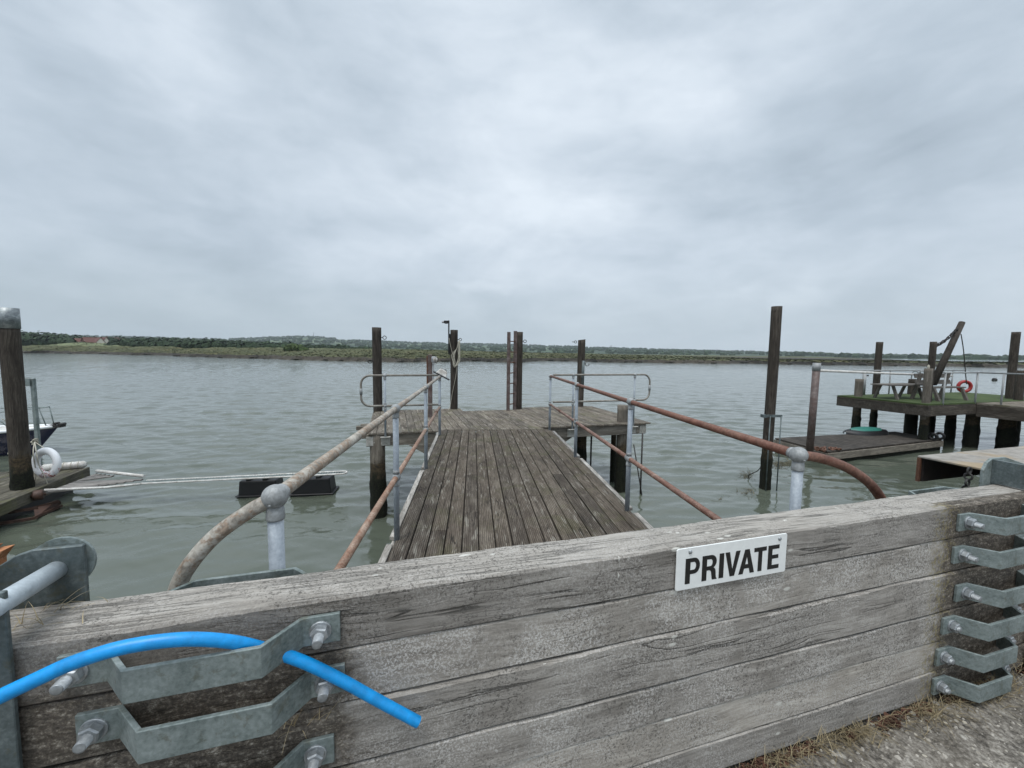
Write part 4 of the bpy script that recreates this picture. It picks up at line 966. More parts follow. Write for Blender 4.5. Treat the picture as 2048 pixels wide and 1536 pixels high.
# bearing piles that belong to the jetty itself
JP = [(at(757, 1030, ZW), .145, -.03, 'a'), (W(5.20, 8.35, 0), .12, .39, 'b'), (at(1229, 833, 0), .065, -.27, 'c'), (W(4.55, 9.15, 0), .13, -.27, 'd'),
      (J(-.45, 3.4, 0), .11, -.46, 'e'), (J(1.4, 3.4, 0), .11, -.46, 'f'), (J(-.45, 6.0, 0), .11, -.46, 'g'), (J(1.4, 6.0, 0), .11, -.46, 'h')]
for k, (P, r_, zt, _) in enumerate(JP[:4]):
    obj('pile', pile_mesh(P, r_, -3, zt, 60+k), M['pale_pile' if k in (0, 1) else 'pile'], jt, P=P, rot=0)
for (u0, v0, z0, u1, v1, z1) in ((1278, 865, -.28, 1271, 1022, -1.75), (1262, 935, -.6, 1279, 1032, -1.75)):
    pass
m = MB(); m.tube([W(5.60, 8.10, -.25), W(5.60, 8.10, -2.4)], .020, 8); obj('pipe_support', m, M['dark_metal'], jt)
m = MB(); m.tube([W(5.36, 8.08, -.5), W(5.66, 7.96, -2.2)], .014, 8); obj('pipe_support', m, M['dark_metal'], jt)
m = MB(); m.tube([W(4.75, 9.0, -.25), W(4.75, 9.0, -2.4)], .022, 8); obj('pipe_support', m, M['dark_metal'], jt)

# ---- handrails
RT_ = .0235
def stanchion(t, P, ztop, zmid, zbase, r=.0238, near_axis=None, near_end=False):
    m = MB(); m.tube([P+(0, 0, zbase), P+(0, 0, ztop)], r, 18); 
    sp_o = obj('stanchion', m, M['paint_grey'], t)
    for z in (ztop, zmid):
        m = MB()
        m.ball(P+(0, 0, z), .040 if z == ztop else .036, 20, 14)
        m.tube([P+(0, 0, z-.075), P+(0, 0, z-.070), P+(0, 0, z-.030)], [.0275, .0285, .0255], 18, caps=True)
        if z == ztop and False: pass
        if z == zmid: m.tube([P+(0, 0, z+.030), P+(0, 0, z+.062)], .027, 18)
        for sg in ((1,) if near_end and z == ztop else (-1, 1)):
            if near_axis is not None: m.tube([P+(0, 0, z)+near_axis*sg*.028, P+(0, 0, z)+near_axis*sg*.047, P+(0, 0, z)+near_axis*sg*.049], [.0295, .0285, .0245], 18)
        m.ball(P+(0, 0, z-.018)-DJ*.034, .006, 8, 6)
        obj('ball_joint', m, M['old_galv'], sp_o)
def rail(t, name, pts, mt, r=RT_, seg=18, k=5):
    m = MB(); m.tube(smooth_path(pts, k) if k else pts, r, seg); return obj(name, m, mt, t)
ZT, ZM = 1.120, .540
XLr, XRr = -.645, 1.572
lt = thing('handrail', 'pale worn tube handrail along the left side of the walkway', 'handrail', J(XLr, 4.5, 0), JA)
YL_ = [1.357, 3.415, 5.53, 7.76]; YR_ = [1.794, 3.91, 6.05, 8.2]
for i, Y in enumerate(YL_): stanchion(lt, J(XLr, Y, 0), ZT, ZM, -.12 if i else -.2, near_axis=DJ, near_end=(i == 0))
endL = [J(XLr, 1.36, ZT), W(-.405, 1.452, 1.102), W(-.446, 1.449, 1.080), W(-.531, 1.445, 1.020), W(-.595, 1.445, .950), W(-.638, 1.446, .880), W(-.66, 1.448, .80), W(-.655, 1.45, .70), W(-.60, 1.452, .60), W(-.50, 1.454, .555), J(XLr, 1.36, ZM)]
m = MB(); m.tube([J(XLr, 7.76, ZT), J(XLr, 5.53, ZT-.004), J(XLr, 3.415, ZT), J(XLr, 1.357, ZT)], RT_, 20)
o = obj('top_rail', m, M['rail_pale'], lt)
rail(lt, 'rail_end', endL, M['rail_pale'], RT_, 20)
m = MB(); m.tube([J(XLr, 7.76, ZM), J(XLr, 1.357, ZM)], RT_*.95, 18); obj('mid_rail', m, M['rail_mid'], lt)
m = MB(); m.tube([J(XLr, 7.0, ZM), J(XLr, 7.14, ZM)], .027, 14); obj('sleeve', m, M['rust'], lt)
rt_ = thing('handrail', 'rust red tube handrail along the right side of the walkway', 'handrail', J(XRr, 5, 0), JA)
for i, Y in enumerate(YR_): stanchion(rt_, J(XRr, Y, 0), ZT, ZM, -.12 if i else -.2, near_axis=DJ, near_end=(i == 0))
m = MB(); m.tube([J(XRr, 8.2, ZT+.004), J(XRr, 6.05, ZT), J(XRr, 3.91, ZT-.003), J(XRr, 1.794, ZT)], RT_, 20); obj('top_rail', m, M['rail_rust'], rt_)
endR = [J(XRr, 1.794, ZT), W(1.99, 1.452, 1.105), W(2.066, 1.45, 1.086), W(2.17, 1.45, 1.052), W(2.26, 1.45, 1.012), W(2.36, 1.45, .955), W(2.44, 1.45, .89), W(2.495, 1.45, .82), W(2.51, 1.45, .73), W(2.45, 1.45, .62), W(2.3, 1.45, .56), J(XRr, 1.794, ZM)]
rail(rt_, 'rail_end', endR, M['rail_rust'], RT_, 20)
m = MB(); m.tube([J(XRr, 8.2, ZM), J(XRr, 1.794, ZM)], RT_*.95, 18); obj('mid_rail', m, M['rail_midred'], rt_)
m = MB(); m.tube([J(XRr, 7.15, ZM), J(XRr, 7.30, ZM)], .0255, 14); obj('sleeve', m, M['rust'], rt_)

def guard(label, s_in, s_out, n_, stan, sgn, hz=1.125, lz=.535):
    t = thing('guard_rail', label, 'guard rail', W((s_in+s_out)/2, n_, 0), WA, 'looped guard rails on the jetty head')
    rad = .17; e = s_out
    pts = [W(s_in, n_, hz), W(e-sgn*rad, n_, hz)]
    for k in range(1, 7): th = R(90-90*k/6); pts.append(W(e-sgn*rad+sgn*rad*math.cos(th), n_, hz-rad+rad*math.sin(th)))
    for k in range(0, 7): th = R(-90*k/6); pts.append(W(e-sgn*rad+sgn*rad*math.cos(th), n_, lz+rad+rad*math.sin(th)))
    pts.append(W(s_in, n_, lz))
    m = MB(); m.tube(pts, .021, 14); obj('rail_loop', m, M['rail_far'], t)
    m = MB(); m.tube([W(e, n_, (hz+lz)/2-.07), W(e, n_, (hz+lz)/2+.05)], .027, 14); obj('sleeve', m, M['old_galv'], t)
    for s_ in stan: stanchion(t, W(s_, n_, 0), hz, lz, -.075, .020)
guard('grey looped guard rail on the left wing of the jetty head', .90, -.575, 8.17, (-.14,), -1)
guard('grey looped guard rail on the right wing of the jetty head', 3.33, 5.74, 8.10, (3.80, 5.34), 1)

# ---- mooring posts round the jetty head
def ring(t, P, r=.045):
    m = MB(); m.torus(P, DJ, r, .009, 22, 8); m.tube([P-NJ*r*1.0, P-NJ*(r+.07)], .009, 8); return obj('eye_ring', m, M['dark_metal'], t)
def hook(t, P, sg):
    m = MB(); m.torus(P, DJ, .058, .010, 20, 8, R(90), R(270) if sg < 0 else R(270), up=(0, 0, 1)) if False else None
    pts = [P+NJ*(-sg*.06)+(0, 0, .055)] + [P+NJ*(.058*math.cos(R(a))*sg)+(0, 0, .058*math.sin(R(a))) for a in range(180, 385, 15)]
    m.tube(pts, .010, 8); m.tube([P+NJ*(-sg*.058), P+NJ*(-sg*.13)], .012, 8); return obj('hook', m, M['dark_metal'], t)
G = 'timber mooring posts round the jetty head'
P = W(-.21, 11.20, 0); P = at(755.5, 822, 0); t = thing('mooring_post', 'tall square-topped timber post at the left wing of the jetty head with ring and hook', 'post', P+(0, 0, ZW), 0, G)
obj('post', pile_mesh(P, .117, -3, top(655, P), 1), M['pile'], t); ring(t, P+NJ*.20+(0, 0, top(675, P))); hook(t, P-NJ*.18+(0, 0, top(722, P)), -1)
P = at(908, 817.5, 0); t = thing('mooring_post', 'timber post carrying the black lamp arm and hung with pale rope', 'post', P+(0, 0, ZW), 0, G)
zt2 = top(660, P); obj('post', pile_mesh(P, .103, -3, zt2, 2), M['pile'], t); ring(t, P+NJ*.17+(0, 0, top(679, P)), .034)
P2 = P.copy()
P = at(1037.5, 817.5, 0); t = thing('mooring_post', 'timber post immediately right of the ladder with a ring near its top', 'post', P+(0, 0, ZW), 0, G)
obj('post', pile_mesh(P, .085, -3, top(664, P), 3), M['pile'], t); ring(t, P+NJ*.15+(0, 0, top(682.5, P)), .040)
P3 = P.copy()
P = at(1158, 812.5, 0); t = thing('mooring_post', 'slant-topped timber post on the right wing with ring left and hook right', 'post', P+(0, 0, ZW), 0, G)
obj('post', pile_mesh(P, .108, -3, top(679.5, P), 4, lean=(.006, 0), topcut=.015), M['pile'], t); ring(t, P-NJ*.155+(0, 0, top(684, P)), .034); hook(t, P+NJ*.22+(0, 0, top(728, P)), 1)
m = MB(); m.tube([P+NJ*.06-DJ*.105+(0, 0, .6), P+NJ*.07-DJ*.105+(0, 0, 1.38)], .045, 10); obj('cover_strip', m, M['galv_dark'], t)
# ladder
A = at(1016, 821, 0); B = at(1029, 818, 0)
t = thing('ladder', 'rusty steel ladder standing upright at the back edge of the jetty', 'ladder', (A+B)/2, WA)
hA, hB = top(664, A), top(662, B)
dd = (B-A)/np.linalg.norm(B-A); nn_ = np.array([-dd[1], dd[0], 0])
for P, h_, w_ in ((A, hA, .09), (B, hB, .095)):
    m = MB(); m.box(lambda x, y, z: P+dd*x*0+DW*x+NW*y+np.array([0, 0, z]), -w_/2, w_/2, -.018, .018, -1.4, h_); obj('stringer', m, M['pole_brown'], t)
for k in range(12):
    z = -1.0+k*.29
    if z > hA-.1: break
    m = MB(); m.tube([A+(0, 0, z), B+(0, 0, z)], .014, 8); obj('rung', m, M['rust'], t)
# service pole with bulkhead light, floodlight clamped on the rail end
P = at(861, 834, 0); zt = top(709, P)
t = thing('service_pole', 'short brown metal pole with cable standing behind the left handrail end', 'pole', P, JA)
m = MB(); m.box(lambda x, y, z: P+NJ*x+DJ*y+np.array([0, 0, z]), -.055, .045, -.04, .04, -.1, zt); obj('pole', m, M['pole_brown'], t, bevel=.006)
m = MB(); m.box(lambda x, y, z: P+NJ*x+DJ*y+np.array([0, 0, z]), -.085, -.057, -.05, .045, zt*.52, zt-.03); obj('side_plate', m, M['rust'], t)
m = MB(); m.tube([P+NJ*.07-DJ*.05+(0, 0, zt-.22), P+NJ*.085-DJ*.055+(0, 0, zt-.4), P+NJ*.07-DJ*.05+(0, 0, zt-.62), P+NJ*.02-DJ*.05+(0, 0, zt-.7)], .016, 8); obj('cable', m, M['grey_box'], t)
c_ = P+NJ*.10-DJ*.07+np.array([0, 0, zt-.12])
t = thing('bulkhead_light', 'grey round caged lamp fixed near the top of the service pole', 'lamp', c_, JA)
m = MB(); m.tube([c_+(0, 0, -.075), c_+(0, 0, .075)], .066, 18); obj('housing', m, M['grey_box'], t, bevel=.012)
m = MB(); m.ball(c_+NJ*.03-DJ*.04, .058, 16, 10, (1, .8, 1.1)); obj('lens', m, M['white_worn'], t)
m = MB(); m.torus(c_+NJ*.03-DJ*.05, DJ, .068, .006, 20, 6); m.torus(c_+NJ*.03-DJ*.05, NJ, .066, .006, 20, 6); obj('cage', m, M['black'], t)
c_ = J(-.60, 7.80, 1.20)
t = thing('floodlight', 'small dirty white floodlight with black glass clamped at the left handrail end', 'floodlight', c_, JA)
def FL(x, y, z):
    th = R(-28); return c_+NJ*(x*math.cos(th)-z*math.sin(th))+DJ*y+np.array([0, 0, x*math.sin(th)+z*math.cos(th)])
m = MB(); m.hexa([FL(-.10, -.07, -.05), FL(.12, -.07, -.05), FL(.12, .08, -.05), FL(-.10, .08, -.05)], [FL(-.06, -.05, .055), FL(.08, -.05, .055), FL(.08, .06, .055), FL(-.06, .06, .055)]); obj('housing', m, M['white_worn'], t, bevel=.01)
m = MB(); m.box(FL, -.15, .19, -.085, .09, -.068, -.051); obj('glass', m, M['black'], t, bevel=.002)
m = MB(); m.tube([J(XLr, 7.80, 1.12), FL(-.03, 0, -.04), FL(-.05, 0, .07), FL(.02, 0, .09), FL(.07, 0, .05)], .012, 8); obj('clamp', m, M['old_galv'], t)
# lamp arm
c_ = P2+NJ*(-.115)+np.array([0, 0, 0]); zl = top(641, c_)
t = thing('lamp_arm', 'black angled lamp arm bolted to the rope-hung post', 'lamp', c_+(0, 0, top(703, c_)), JA)
m = MB(); F = lambda x, y, z: c_+NJ*x+DJ*y+np.array([0, 0, z])
m.box(F, -.045, -.012, -.06, .04, top(703, c_)-.05, zl); obj('upright', m, M['black'], t, bevel=.004)
m = MB(); m.box(F, -.013, .012, -.05, .04, top(703, c_)-.06, top(668, c_)); obj('clamp_plate', m, M['black'], t)
m = MB(); m.box(F, -.16, -.046, -.045, .03, zl-.075, zl-.005); m.tube([F(-.10, -.01, zl-.09), F(-.10, -.01, zl-.05)], .045, 12); obj('lamp_head', m, M['black'], t, bevel=.006)
m = MB(); m.tube([F(-.215, -.01, zl-.045), F(-.158, -.01, zl-.045)], .030, 12); obj('lens', m, M['grey_box'], t)
# rope on that post
P = P2
t = thing('rope', 'pale coiled rope hanging from the ring on the lamp post', 'rope', P+(0, 0, 1.9), 0)
rz = top(681, P); m = MB(); rs = random.Random(3)
def rp(x, z, y=-.125): return P+NJ*x+DJ*y+np.array([0, 0, z])
for k in range(5):
    x0 = .15+rs.uniform(-.02, .02); pts = [rp(x0, rz), rp(x0+.03*rs.uniform(-1, 1), rz-.30), rp(.13+.05*rs.uniform(-1, 1), rz-.55, -.14), rp(.04+.05*rs.uniform(-1, 1), rz-.62-rs.uniform(0, .12), -.15), rp(-.02+.05*rs.uniform(-1, 1), rz-.42, -.14), rp(.08, rz-.22, -.13), rp(x0-.01, rz-.02)]
    m.tube(smooth_path(pts, 4), .0085, 6)
m.tube(smooth_path([rp(-.13, rz+.06), rp(-.06, rz-.28), rp(.02, rz-.5), rp(.07, rz-.72), rp(.05, rz-1.0), rp(-.03, rz-1.4), rp(-.09, rz-1.75), rp(-.12, .02, -.2), rp(-.15, -.02, -.3)], 4), .0065, 6)
obj('rope', m, M['rope'], t)

# ================================================================ RIGHT: tall post, pontoon, green-matted jetty
P = at(1529, 977, ZW); zt = top(613, P)
t = thing('tall_post', 'tallest single timber post standing in the water between the two jetties', 'post', P, 0)
obj('post', pile_mesh(P, .115, -3, zt, 11, lean=(.004, 0)), M['pile'], t)
zb = top(830, P); m = MB(); m.box(lambda x, y, z: P+np.array([x, y, z-P[2]]), -.21, .21, -.175, -.145, zb-.03, zb+.03); m.box(lambda x, y, z: P+np.array([x, y, z-P[2]]), -.25, -.16, -.19, -.06, zb-.04, zb+.03); obj('bracket', m, M['galv_dark'], t)
for dx in (-.075, .19):
    m = MB(); m.tube([P+(dx, -.165, zb-P[2]), P+(dx, -.17, .0)], .014, 8); obj('guide_rod', m, M['galv_dark'], t)
t = thing('rope', 'thin dark rope trailing from the tall post into the water', 'rope', P+(-.2, -.15, 0), 0)
m = MB(); Q0 = P+(-.15, -.17, top(885, P)-P[2]); Q1 = at(1497, 958, ZW); m.tube(smooth_path([Q0+(0, 0, .2), Q0, Q0*.45+Q1*.55+(.12, 0, -.1), Q1+(0, 0, .1), Q1+(.03, -.1, -.05)], 5), .012, 6); obj('rope', m, M['rope_dark'], t)

ZP = -1.30
t = thing('pontoon', 'dark low timber pontoon floating left of the green-matted jetty', 'pontoon', at(1700, 890, ZP), WA)
cA, cB, cC, cD = at(1550, 876, ZP), at(1655, 903, ZP), at(1884, 878, ZP), at(1790, 863, ZP)
cA2 = cA
M['ponton'] = wood('dark_pontoon_deck', 'x', (.020, .017, .014), (.048, .042, .036), (.115, .10, .09), cross=30, blotch=.5)
m = MB()
nbd = 22
for k in range(nbd):
    a, b_ = (k+.03)/nbd, (k+.97)/nbd
    q = [cA*(1-a)+cD*a, cB*(1-a)+cC*a, cB*(1-b_)+cC*b_, cA*(1-b_)+cD*b_]
    m.hexa([x+(0, 0, -.05) for x in q], q)
obj('decking', m, M['ponton'], t)
m = MB(); ctr = (cA+cB+cC+cD)/4; q = [cA, cB, cC, cD]; qi = [ctr+(x-ctr)*.99 for x in q]
m.hexa([x+(0, 0, -.55) for x in qi], [x+(0, 0, -.055) for x in qi]); obj('hull', m, M['pile'], t)
for k, (a, b_) in enumerate(((cB, cC), (cA, cB), (cC, cD))):
    m = MB(); d_ = (b_-a)/np.linalg.norm(b_-a); o_ = np.cross(d_, (0, 0, 1))*.05; m.hexa([a+(0, 0, -.26), b_+(0, 0, -.26), b_+o_+(0, 0, -.26), a+o_+(0, 0, -.26)], [a+(0, 0, -.06), b_+(0, 0, -.06), b_+o_+(0, 0, -.06), a+o_+(0, 0, -.06)]); obj('rubbing_board', m, M['beam'], t)
m = MB()
for k in range(16):
    c_ = cB+np.array([random.uniform(-.25, .5), random.uniform(-.02, .3), .04]); m.torus(c_, rng.normal(size=3), .055, .02, 12, 6)
tg = obj('chain_pile', m, M['rust'], None, P=cB); tag(tg, 'heap of rusty chain on the near corner of the dark pontoon', 'chain')
for k, (u, v) in enumerate(((1866, 873), (1880, 872))):
    c_ = at(u, v, ZP+.12); m = MB(); m.torus(c_, DW+.3*NW, .10, .045, 20, 10); tag(obj('tyre_fender', m, M['black'], P=c_), ('left' if k == 0 else 'right')+' black ring fender on the far right corner of the dark pontoon', 'fender', 'fenders on the dark pontoon')
# rust pole
P = at(1619, 903, ZP); zt = top(726, P); zc = top(740, P)
t = thing('rusty_pole', 'thin rust streaked pole standing on the near corner of the dark pontoon', 'pole', P, 0)
m = MB(); m.tube([P+(0, 0, -.05), (P[0]+.03, P[1], zc)], .098, 14); obj('pole', m, M['pole_brown'], t)
m = MB(); m.tube([(P[0]+.03, P[1], zc-.02), (P[0]+.035, P[1], zt)], .105, 14); obj('cap', m, M['old_galv'], t)
Pr = P.copy()
# teal boat upturned on the pontoon
a, b_ = at(1690, 868, ZP), at(1772, 866, ZP)
t = thing('upturned_dinghy', 'small teal topped dark boat lying on the far edge of the dark pontoon', 'small boat', (a+b_)/2, 0)
def hull(mb, a, b_, wd, h0, h1, F=None, nose=.85):
    n = 16; L_ = b_-a; d = L_/np.linalg.norm(L_); sd = np.array([-d[1], d[0], 0]); vs = []
    for i in range(n+1):
        x = i/n; ww = wd*(max(.02, 1-abs(2*x-1)**2.6))**.6
        for k in range(9):
            th = math.pi*k/8; vs.append(a+L_*x+sd*ww*math.cos(th)+np.array([0, 0, h0+(h1-h0)*math.sin(th)*(1-.35*abs(2*x-1)**2)]))
    mb.add(vs, [(i*9+k, (i+1)*9+k, (i+1)*9+k+1, i*9+k+1) for i in range(n) for k in range(8)], True)
m = MB(); hull(m, a, b_, .42, -.0, .20); obj('hull', m, M['black'], t)
m = MB(); hull(m, a+(b_-a)*.12, a+(b_-a)*.86, .30, .10, .25); obj('hull_top', m, M['teal'], t)

# green-matted jetty
KZ = .0
jt2 = thing('neighbour_jetty', 'timber jetty topped with green turf mat on dark piles at the right', 'jetty', W(21, 10.5, 0), WA)
S0g, S1g, N0g, N1g = 17.62, 25.6, 9.20, 12.15
m = MB(); m.box(W, S0g, S1g, N0g, N1g, -.05, .0); obj('turf_mat', m, M['turf'], jt2)
m = MB(); m.box(W, S0g-.03, S1g, N0g-.03, N1g, -.10, -.052); obj('decking', m, M['pile'], jt2)
m = MB(); m.box(W, S0g-.02, S0g+.12, N0g-.05, N1g, -.42, -.102); obj('edge_beam', m, M['dark_beam'], jt2, bevel=.006)
m = MB(); m.box(W, S0g+.122, 20.2, N0g-.04, N0g+.10, -.42, -.102); obj('edge_beam', m, M['dark_beam'], jt2, bevel=.006)
m = MB(); m.box(W, S0g+.122, S1g, N1g-.14, N1g-.02, -.40, -.102); obj('edge_beam', m, M['dark_beam'], jt2)
m = MB(); m.box(W, 20.2, 23.4, 1.6, N0g-.035, -.07, -.012); obj('walkway_decking', m, M['deck_far'], jt2)
for x in (20.2, 23.2):
    m = MB(); m.box(W, x, x+.16, 1.6, N0g+.3 if x > 21 else N0g-.04, -.50, -.072); obj('walkway_beam', m, M['dark_beam'], jt2, rot=WA-math.pi/2, P=W(x, 5, 0), bevel=.006)
m = MB(); m.prism([(20.36, -.10), (20.36, -.42), (20.75, -.10)], N0g-.055, N0g-.04, lambda x, y, z: W(x, z, y)); obj('steel_gusset', m, M['galv'], jt2)
def gp(u, v, r_, vt, name='pile', mt='pile', z=0, seed=0, zb=-3):
    P = at(u, v, z); obj(name, pile_mesh(P, r_, zb, top(vt, P) if vt else -.11, seed), M[mt], jt2, P=P, rot=0); return P
gp(1716.5, 793, .135, 758, mt='pale_pile', seed=21); gp(1751, 788, .12, 684, seed=22); gp(1851.5, 806, .115, 737, mt='pale_pile', seed=23); PC = gp(1856, 803, .095, 683.5, seed=24)
gp(1823, 788.5, .14, 758, seed=25); gp(2018, 797, .125, 664, seed=26); gp(2036, 800, .13, 741, seed=27)
for u, v, r_ in ((1826, 792, .19), (1868, 793, .10), (1905, 800, .15), (1948, 808, .19), (2018, 812, .22)):
    P = at(u, v+8, -.25); obj('pile', pile_mesh(P, r_, -3, -.11, int(u)), M['pile'], jt2, P=P, rot=0)
# derrick
Pf = at(1862, 800, 0)+np.array([0, 0, 0]); base = atp(1866, 768, Pf, NW); tip = atp(1924, 645, Pf, NW)
t = thing('derrick_spar', 'slanting timber spar leaning out from the post with a chain stay', 'spar', base, 0)
m = MB(); m.tube([base, base*.5+tip*.5, tip], [.115, .105, .095], 16); obj('spar', m, M['pile'], t)
c1 = atp(1863, 695, Pf, NW); c2 = atp(1914, 659, Pf, NW); m = MB(); k = 26
for i in range(k):
    q = c1+(c2-c1)*(i/(k-1)); q = q+np.array([0, 0, -.10*math.sin(math.pi*i/(k-1))]); m.torus(q, (rng.normal(size=3)*.3+(NW if i % 2 else DW)), .045, .018, 10, 6)
obj('chain_stay', m, M['dark_metal'], t)
m = MB(); q0 = atp(1922, 668, Pf, NW); m.tube(smooth_path([q0, atp(1927, 700, Pf, NW), atp(1931, 745, Pf, NW), atp(1933, 768, Pf, NW)], 4), .016, 6); obj('hanging_rope', m, M['rope_dark'], t)
m = MB(); m.torus(atp(1861, 735, Pf-NW*.3, NW), NW, .11, .04, 20, 8); m.tube([atp(1858, 733, Pf-NW*.3, NW), atp(1864, 748, Pf-NW*.3, NW)], .05, 8); obj('rope_lashing', m, M['rope'], t)
# bench and low table
def slats(mb, F, x0, x1, ys, z0, z1):
    for a, b_ in ys: mb.box(F, x0, x1, a, b_, z0, z1)
Pb = at(1897, 801, 0); sb, nb2 = Pb@DW, Pb@NW
t = thing('bench', 'weathered timber bench with two back boards on the green mat', 'bench', Pb, WA)
BF = lambda x, y, z: W(sb+x, nb2+.3+y, z)
m = MB(); slats(m, BF, -1.0, 1.0, ((-.28, -.16), (-.14, -.02), (0, .12)), .46, .50); obj('seat', m, M['bench'], t)
m = MB(); m.hexa([BF(-1, .16, .58), BF(1, .16, .58), BF(1, .20, .58), BF(-1, .20, .58)], [BF(-1, .20, .74), BF(1, .20, .74), BF(1, .24, .74), BF(-1, .24, .74)]); m.hexa([BF(-1, .21, .82), BF(1, .21, .82), BF(1, .25, .82), BF(-1, .25, .82)], [BF(-1, .25, .98), BF(1, .25, .98), BF(1, .29, .98), BF(-1, .29, .98)]); obj('backrest', m, M['bench'], t)
for x in (-.8, .8):
    for (ya, yb, zt_) in ((-.42, -.25, .46), (.38, .16, 1.0)):
        m = MB(); m.hexa([BF(x-.05, ya-.05, 0), BF(x+.05, ya-.05, 0), BF(x+.05, ya+.05, 0), BF(x-.05, ya+.05, 0)], [BF(x-.05, yb-.04, zt_), BF(x+.05, yb-.04, zt_), BF(x+.05, yb+.04, zt_), BF(x-.05, yb+.04, zt_)]); obj('leg', m, M['bench'], t)
Pb2 = at(1812, 798, 0); sb2, nb3 = Pb2@DW, Pb2@NW
t = thing('low_table', 'low timber table on splayed legs at the left of the bench', 'table', Pb2, WA)
BF2 = lambda x, y, z: W(sb2+x, nb3+.25+y, z)
m = MB(); slats(m, BF2, -1.05, 1.05, ((-.4, -.26), (-.25, -.11), (-.10, .04), (.05, .19), (.20, .34)), .52, .56); obj('table_top', m, M['bench'], t)
for x in (-.7, .7):
    for sg in (-1, 1):
        m = MB(); m.hexa([BF2(x-.04, sg*.38-.04, 0), BF2(x+.04, sg*.38-.04, 0), BF2(x+.04, sg*.38+.04, 0), BF2(x-.04, sg*.38+.04, 0)], [BF2(x-.04, sg*.2-.04, .52), BF2(x+.04, sg*.2-.04, .52), BF2(x+.04, sg*.2+.04, .52), BF2(x-.04, sg*.2+.04, .52)]); obj('leg', m, M['bench'], t)
Pl = at(1932, 787, 0); c_ = atp(1929, 773, Pl, NW)
m = MB(); m.torus(c_, NW+.6*DW, .225, .068, 32, 14); tag(obj('lifebuoy', m, M['red'], P=c_), 'red lifebuoy hung behind the bench on the green-matted jetty', 'lifebuoy', None)
# rails of that jetty
t = thing('pipe_rail', 'grey tube railing along the front and walkway of the green-matted jetty', 'railing', W(21, 9.1, 0), WA)
hz = 1.08; nr = N0g+.02
def prail(pts, r_=.028, nm='rail'):
    m = MB(); m.tube(pts, r_, 10); obj(nm, m, M['old_galv'], t)
prail([W(18.35, nr, hz), W(20.28, nr, hz)])
for s_ in (18.45, 20.22): prail([W(s_, nr, hz), W(s_, nr, -.35)], .028, 'stanchion')
xw = 20.30
prail([W(xw, nr-.02, hz), W(xw, 2.0, hz)])
for n_ in (8.6, 7.5, 6.3, 5.0, 3.6, 2.1): prail([W(xw, n_, hz), W(xw, n_, -.3)], .028, 'stanchion')
prail([W(18.3, N1g-.1, 1.02), W(25.4, N1g-.1, 1.02)])
for s_ in (20.5, 22.4, 24.6): prail([W(s_, N1g-.1, 1.02), W(s_, N1g-.1, 0)], .025, 'stanchion')
t = thing('spar_rail', 'long pale pole spanning from the rusty pole to the green-matted jetty', 'pole', (Pr[0], Pr[1], 1.2), 0)
q1 = np.array([Pr[0]+.03, Pr[1], top(741, Pr)]); Pz = at(1900, 786, 0); q2 = np.array([Pz[0], Pz[1], top(752, Pz)])
m = MB(); m.tube([q1, q2], .040, 10); obj('pole', m, M['white_worn'], t)
t = thing('boarding_hoops', 'pair of pale bent tube ladder hoops at the back of the green mat', 'ladder', at(1832, 787, 0), WA)
for du in (0, 13):
    Pq = at(1820+du, 787, 0); Pq2 = at(1834+du, 787.5, 0); z1 = top(742, Pq); m = MB()
    pts = [Pq+(0, 0, -.6), Pq+(0, 0, z1-.18)] + [Pq+(Pq2-Pq)*(.5-.5*math.cos(R(a)))+(0, 0, z1-.18+.18*math.sin(R(a))) for a in range(15, 180, 15)] + [Pq2+(0, 0, z1-.18), Pq2+(0, 0, -.1)]
    m.tube(pts, .022, 8); obj('hoop', m, M['old_galv'], t)
Pq = at(1726, 790, 0); t = thing('pump_post', 'thin metal upright with small tap behind the stubby left corner pile', 'upright', Pq, 0)
m = MB(); m.tube([Pq, Pq+(0, 0, top(745, Pq))], .07, 10); obj('upright', m, M['old_galv'], t)
m = MB(); m.tube([Pq+(0, 0, top(751, Pq)), Pq+(.16, 0, top(751, Pq))], .03, 8); obj('tap', m, M['dark_metal'], t)

# grey slab-topped steel ramp on the right
t = thing('ramp', 'grey slab-topped steel ramp with open dark underside beside the right slot post', 'ramp', W(9.5, 3, 0), WA)
m = MB(); m.box(W, 8.22, 22, 1.7, 4.36, -.030, 0); obj('top_slab', m, M['slab'], t, bevel=.006)
M['shaded_rust'] = plain('underside_shade_rust', (.016, .010, .008), .85, 0, .5, 8)  # rust toned near black, the shade under the slab put into the colour
m = MB(); m.box(W, 8.28, 22, 4.30, 4.34, -.42, -.032); obj('side_web', m, M['shaded_rust'], t)
m = MB(); m.box(W, 8.26, 22, 1.72, 4.29, -.045, -.031); obj('underside', m, M['shaded_rust'], t)
m = MB(); m.box(W, 8.215, 8.255, 4.315, 4.36, -.42, -.031); obj('end_post', m, M['rust'], t)
for x in (10, 12.5, 15, 18):
    m = MB(); m.box(W, x, x+.12, 1.7, 4.29, -.38, -.046); obj('rib', m, M['shaded_rust'], t)
for x, n_ in ((9.6, 2.6), (14, 3.9)):
    P = W(x, n_, 0); obj('pile', pile_mesh(P, .16, -3, -.385, int(x*9)), M['pile'], t, P=P, rot=0)
P = at(1989, 761, ZW); t = None; m = MB(); m.ball(P+(0, 0, .1), .3, 14, 10); tag(obj('mooring_buoy', m, M['black'], P=P), 'tiny dark mooring buoy out on the water at the far right', 'buoy')

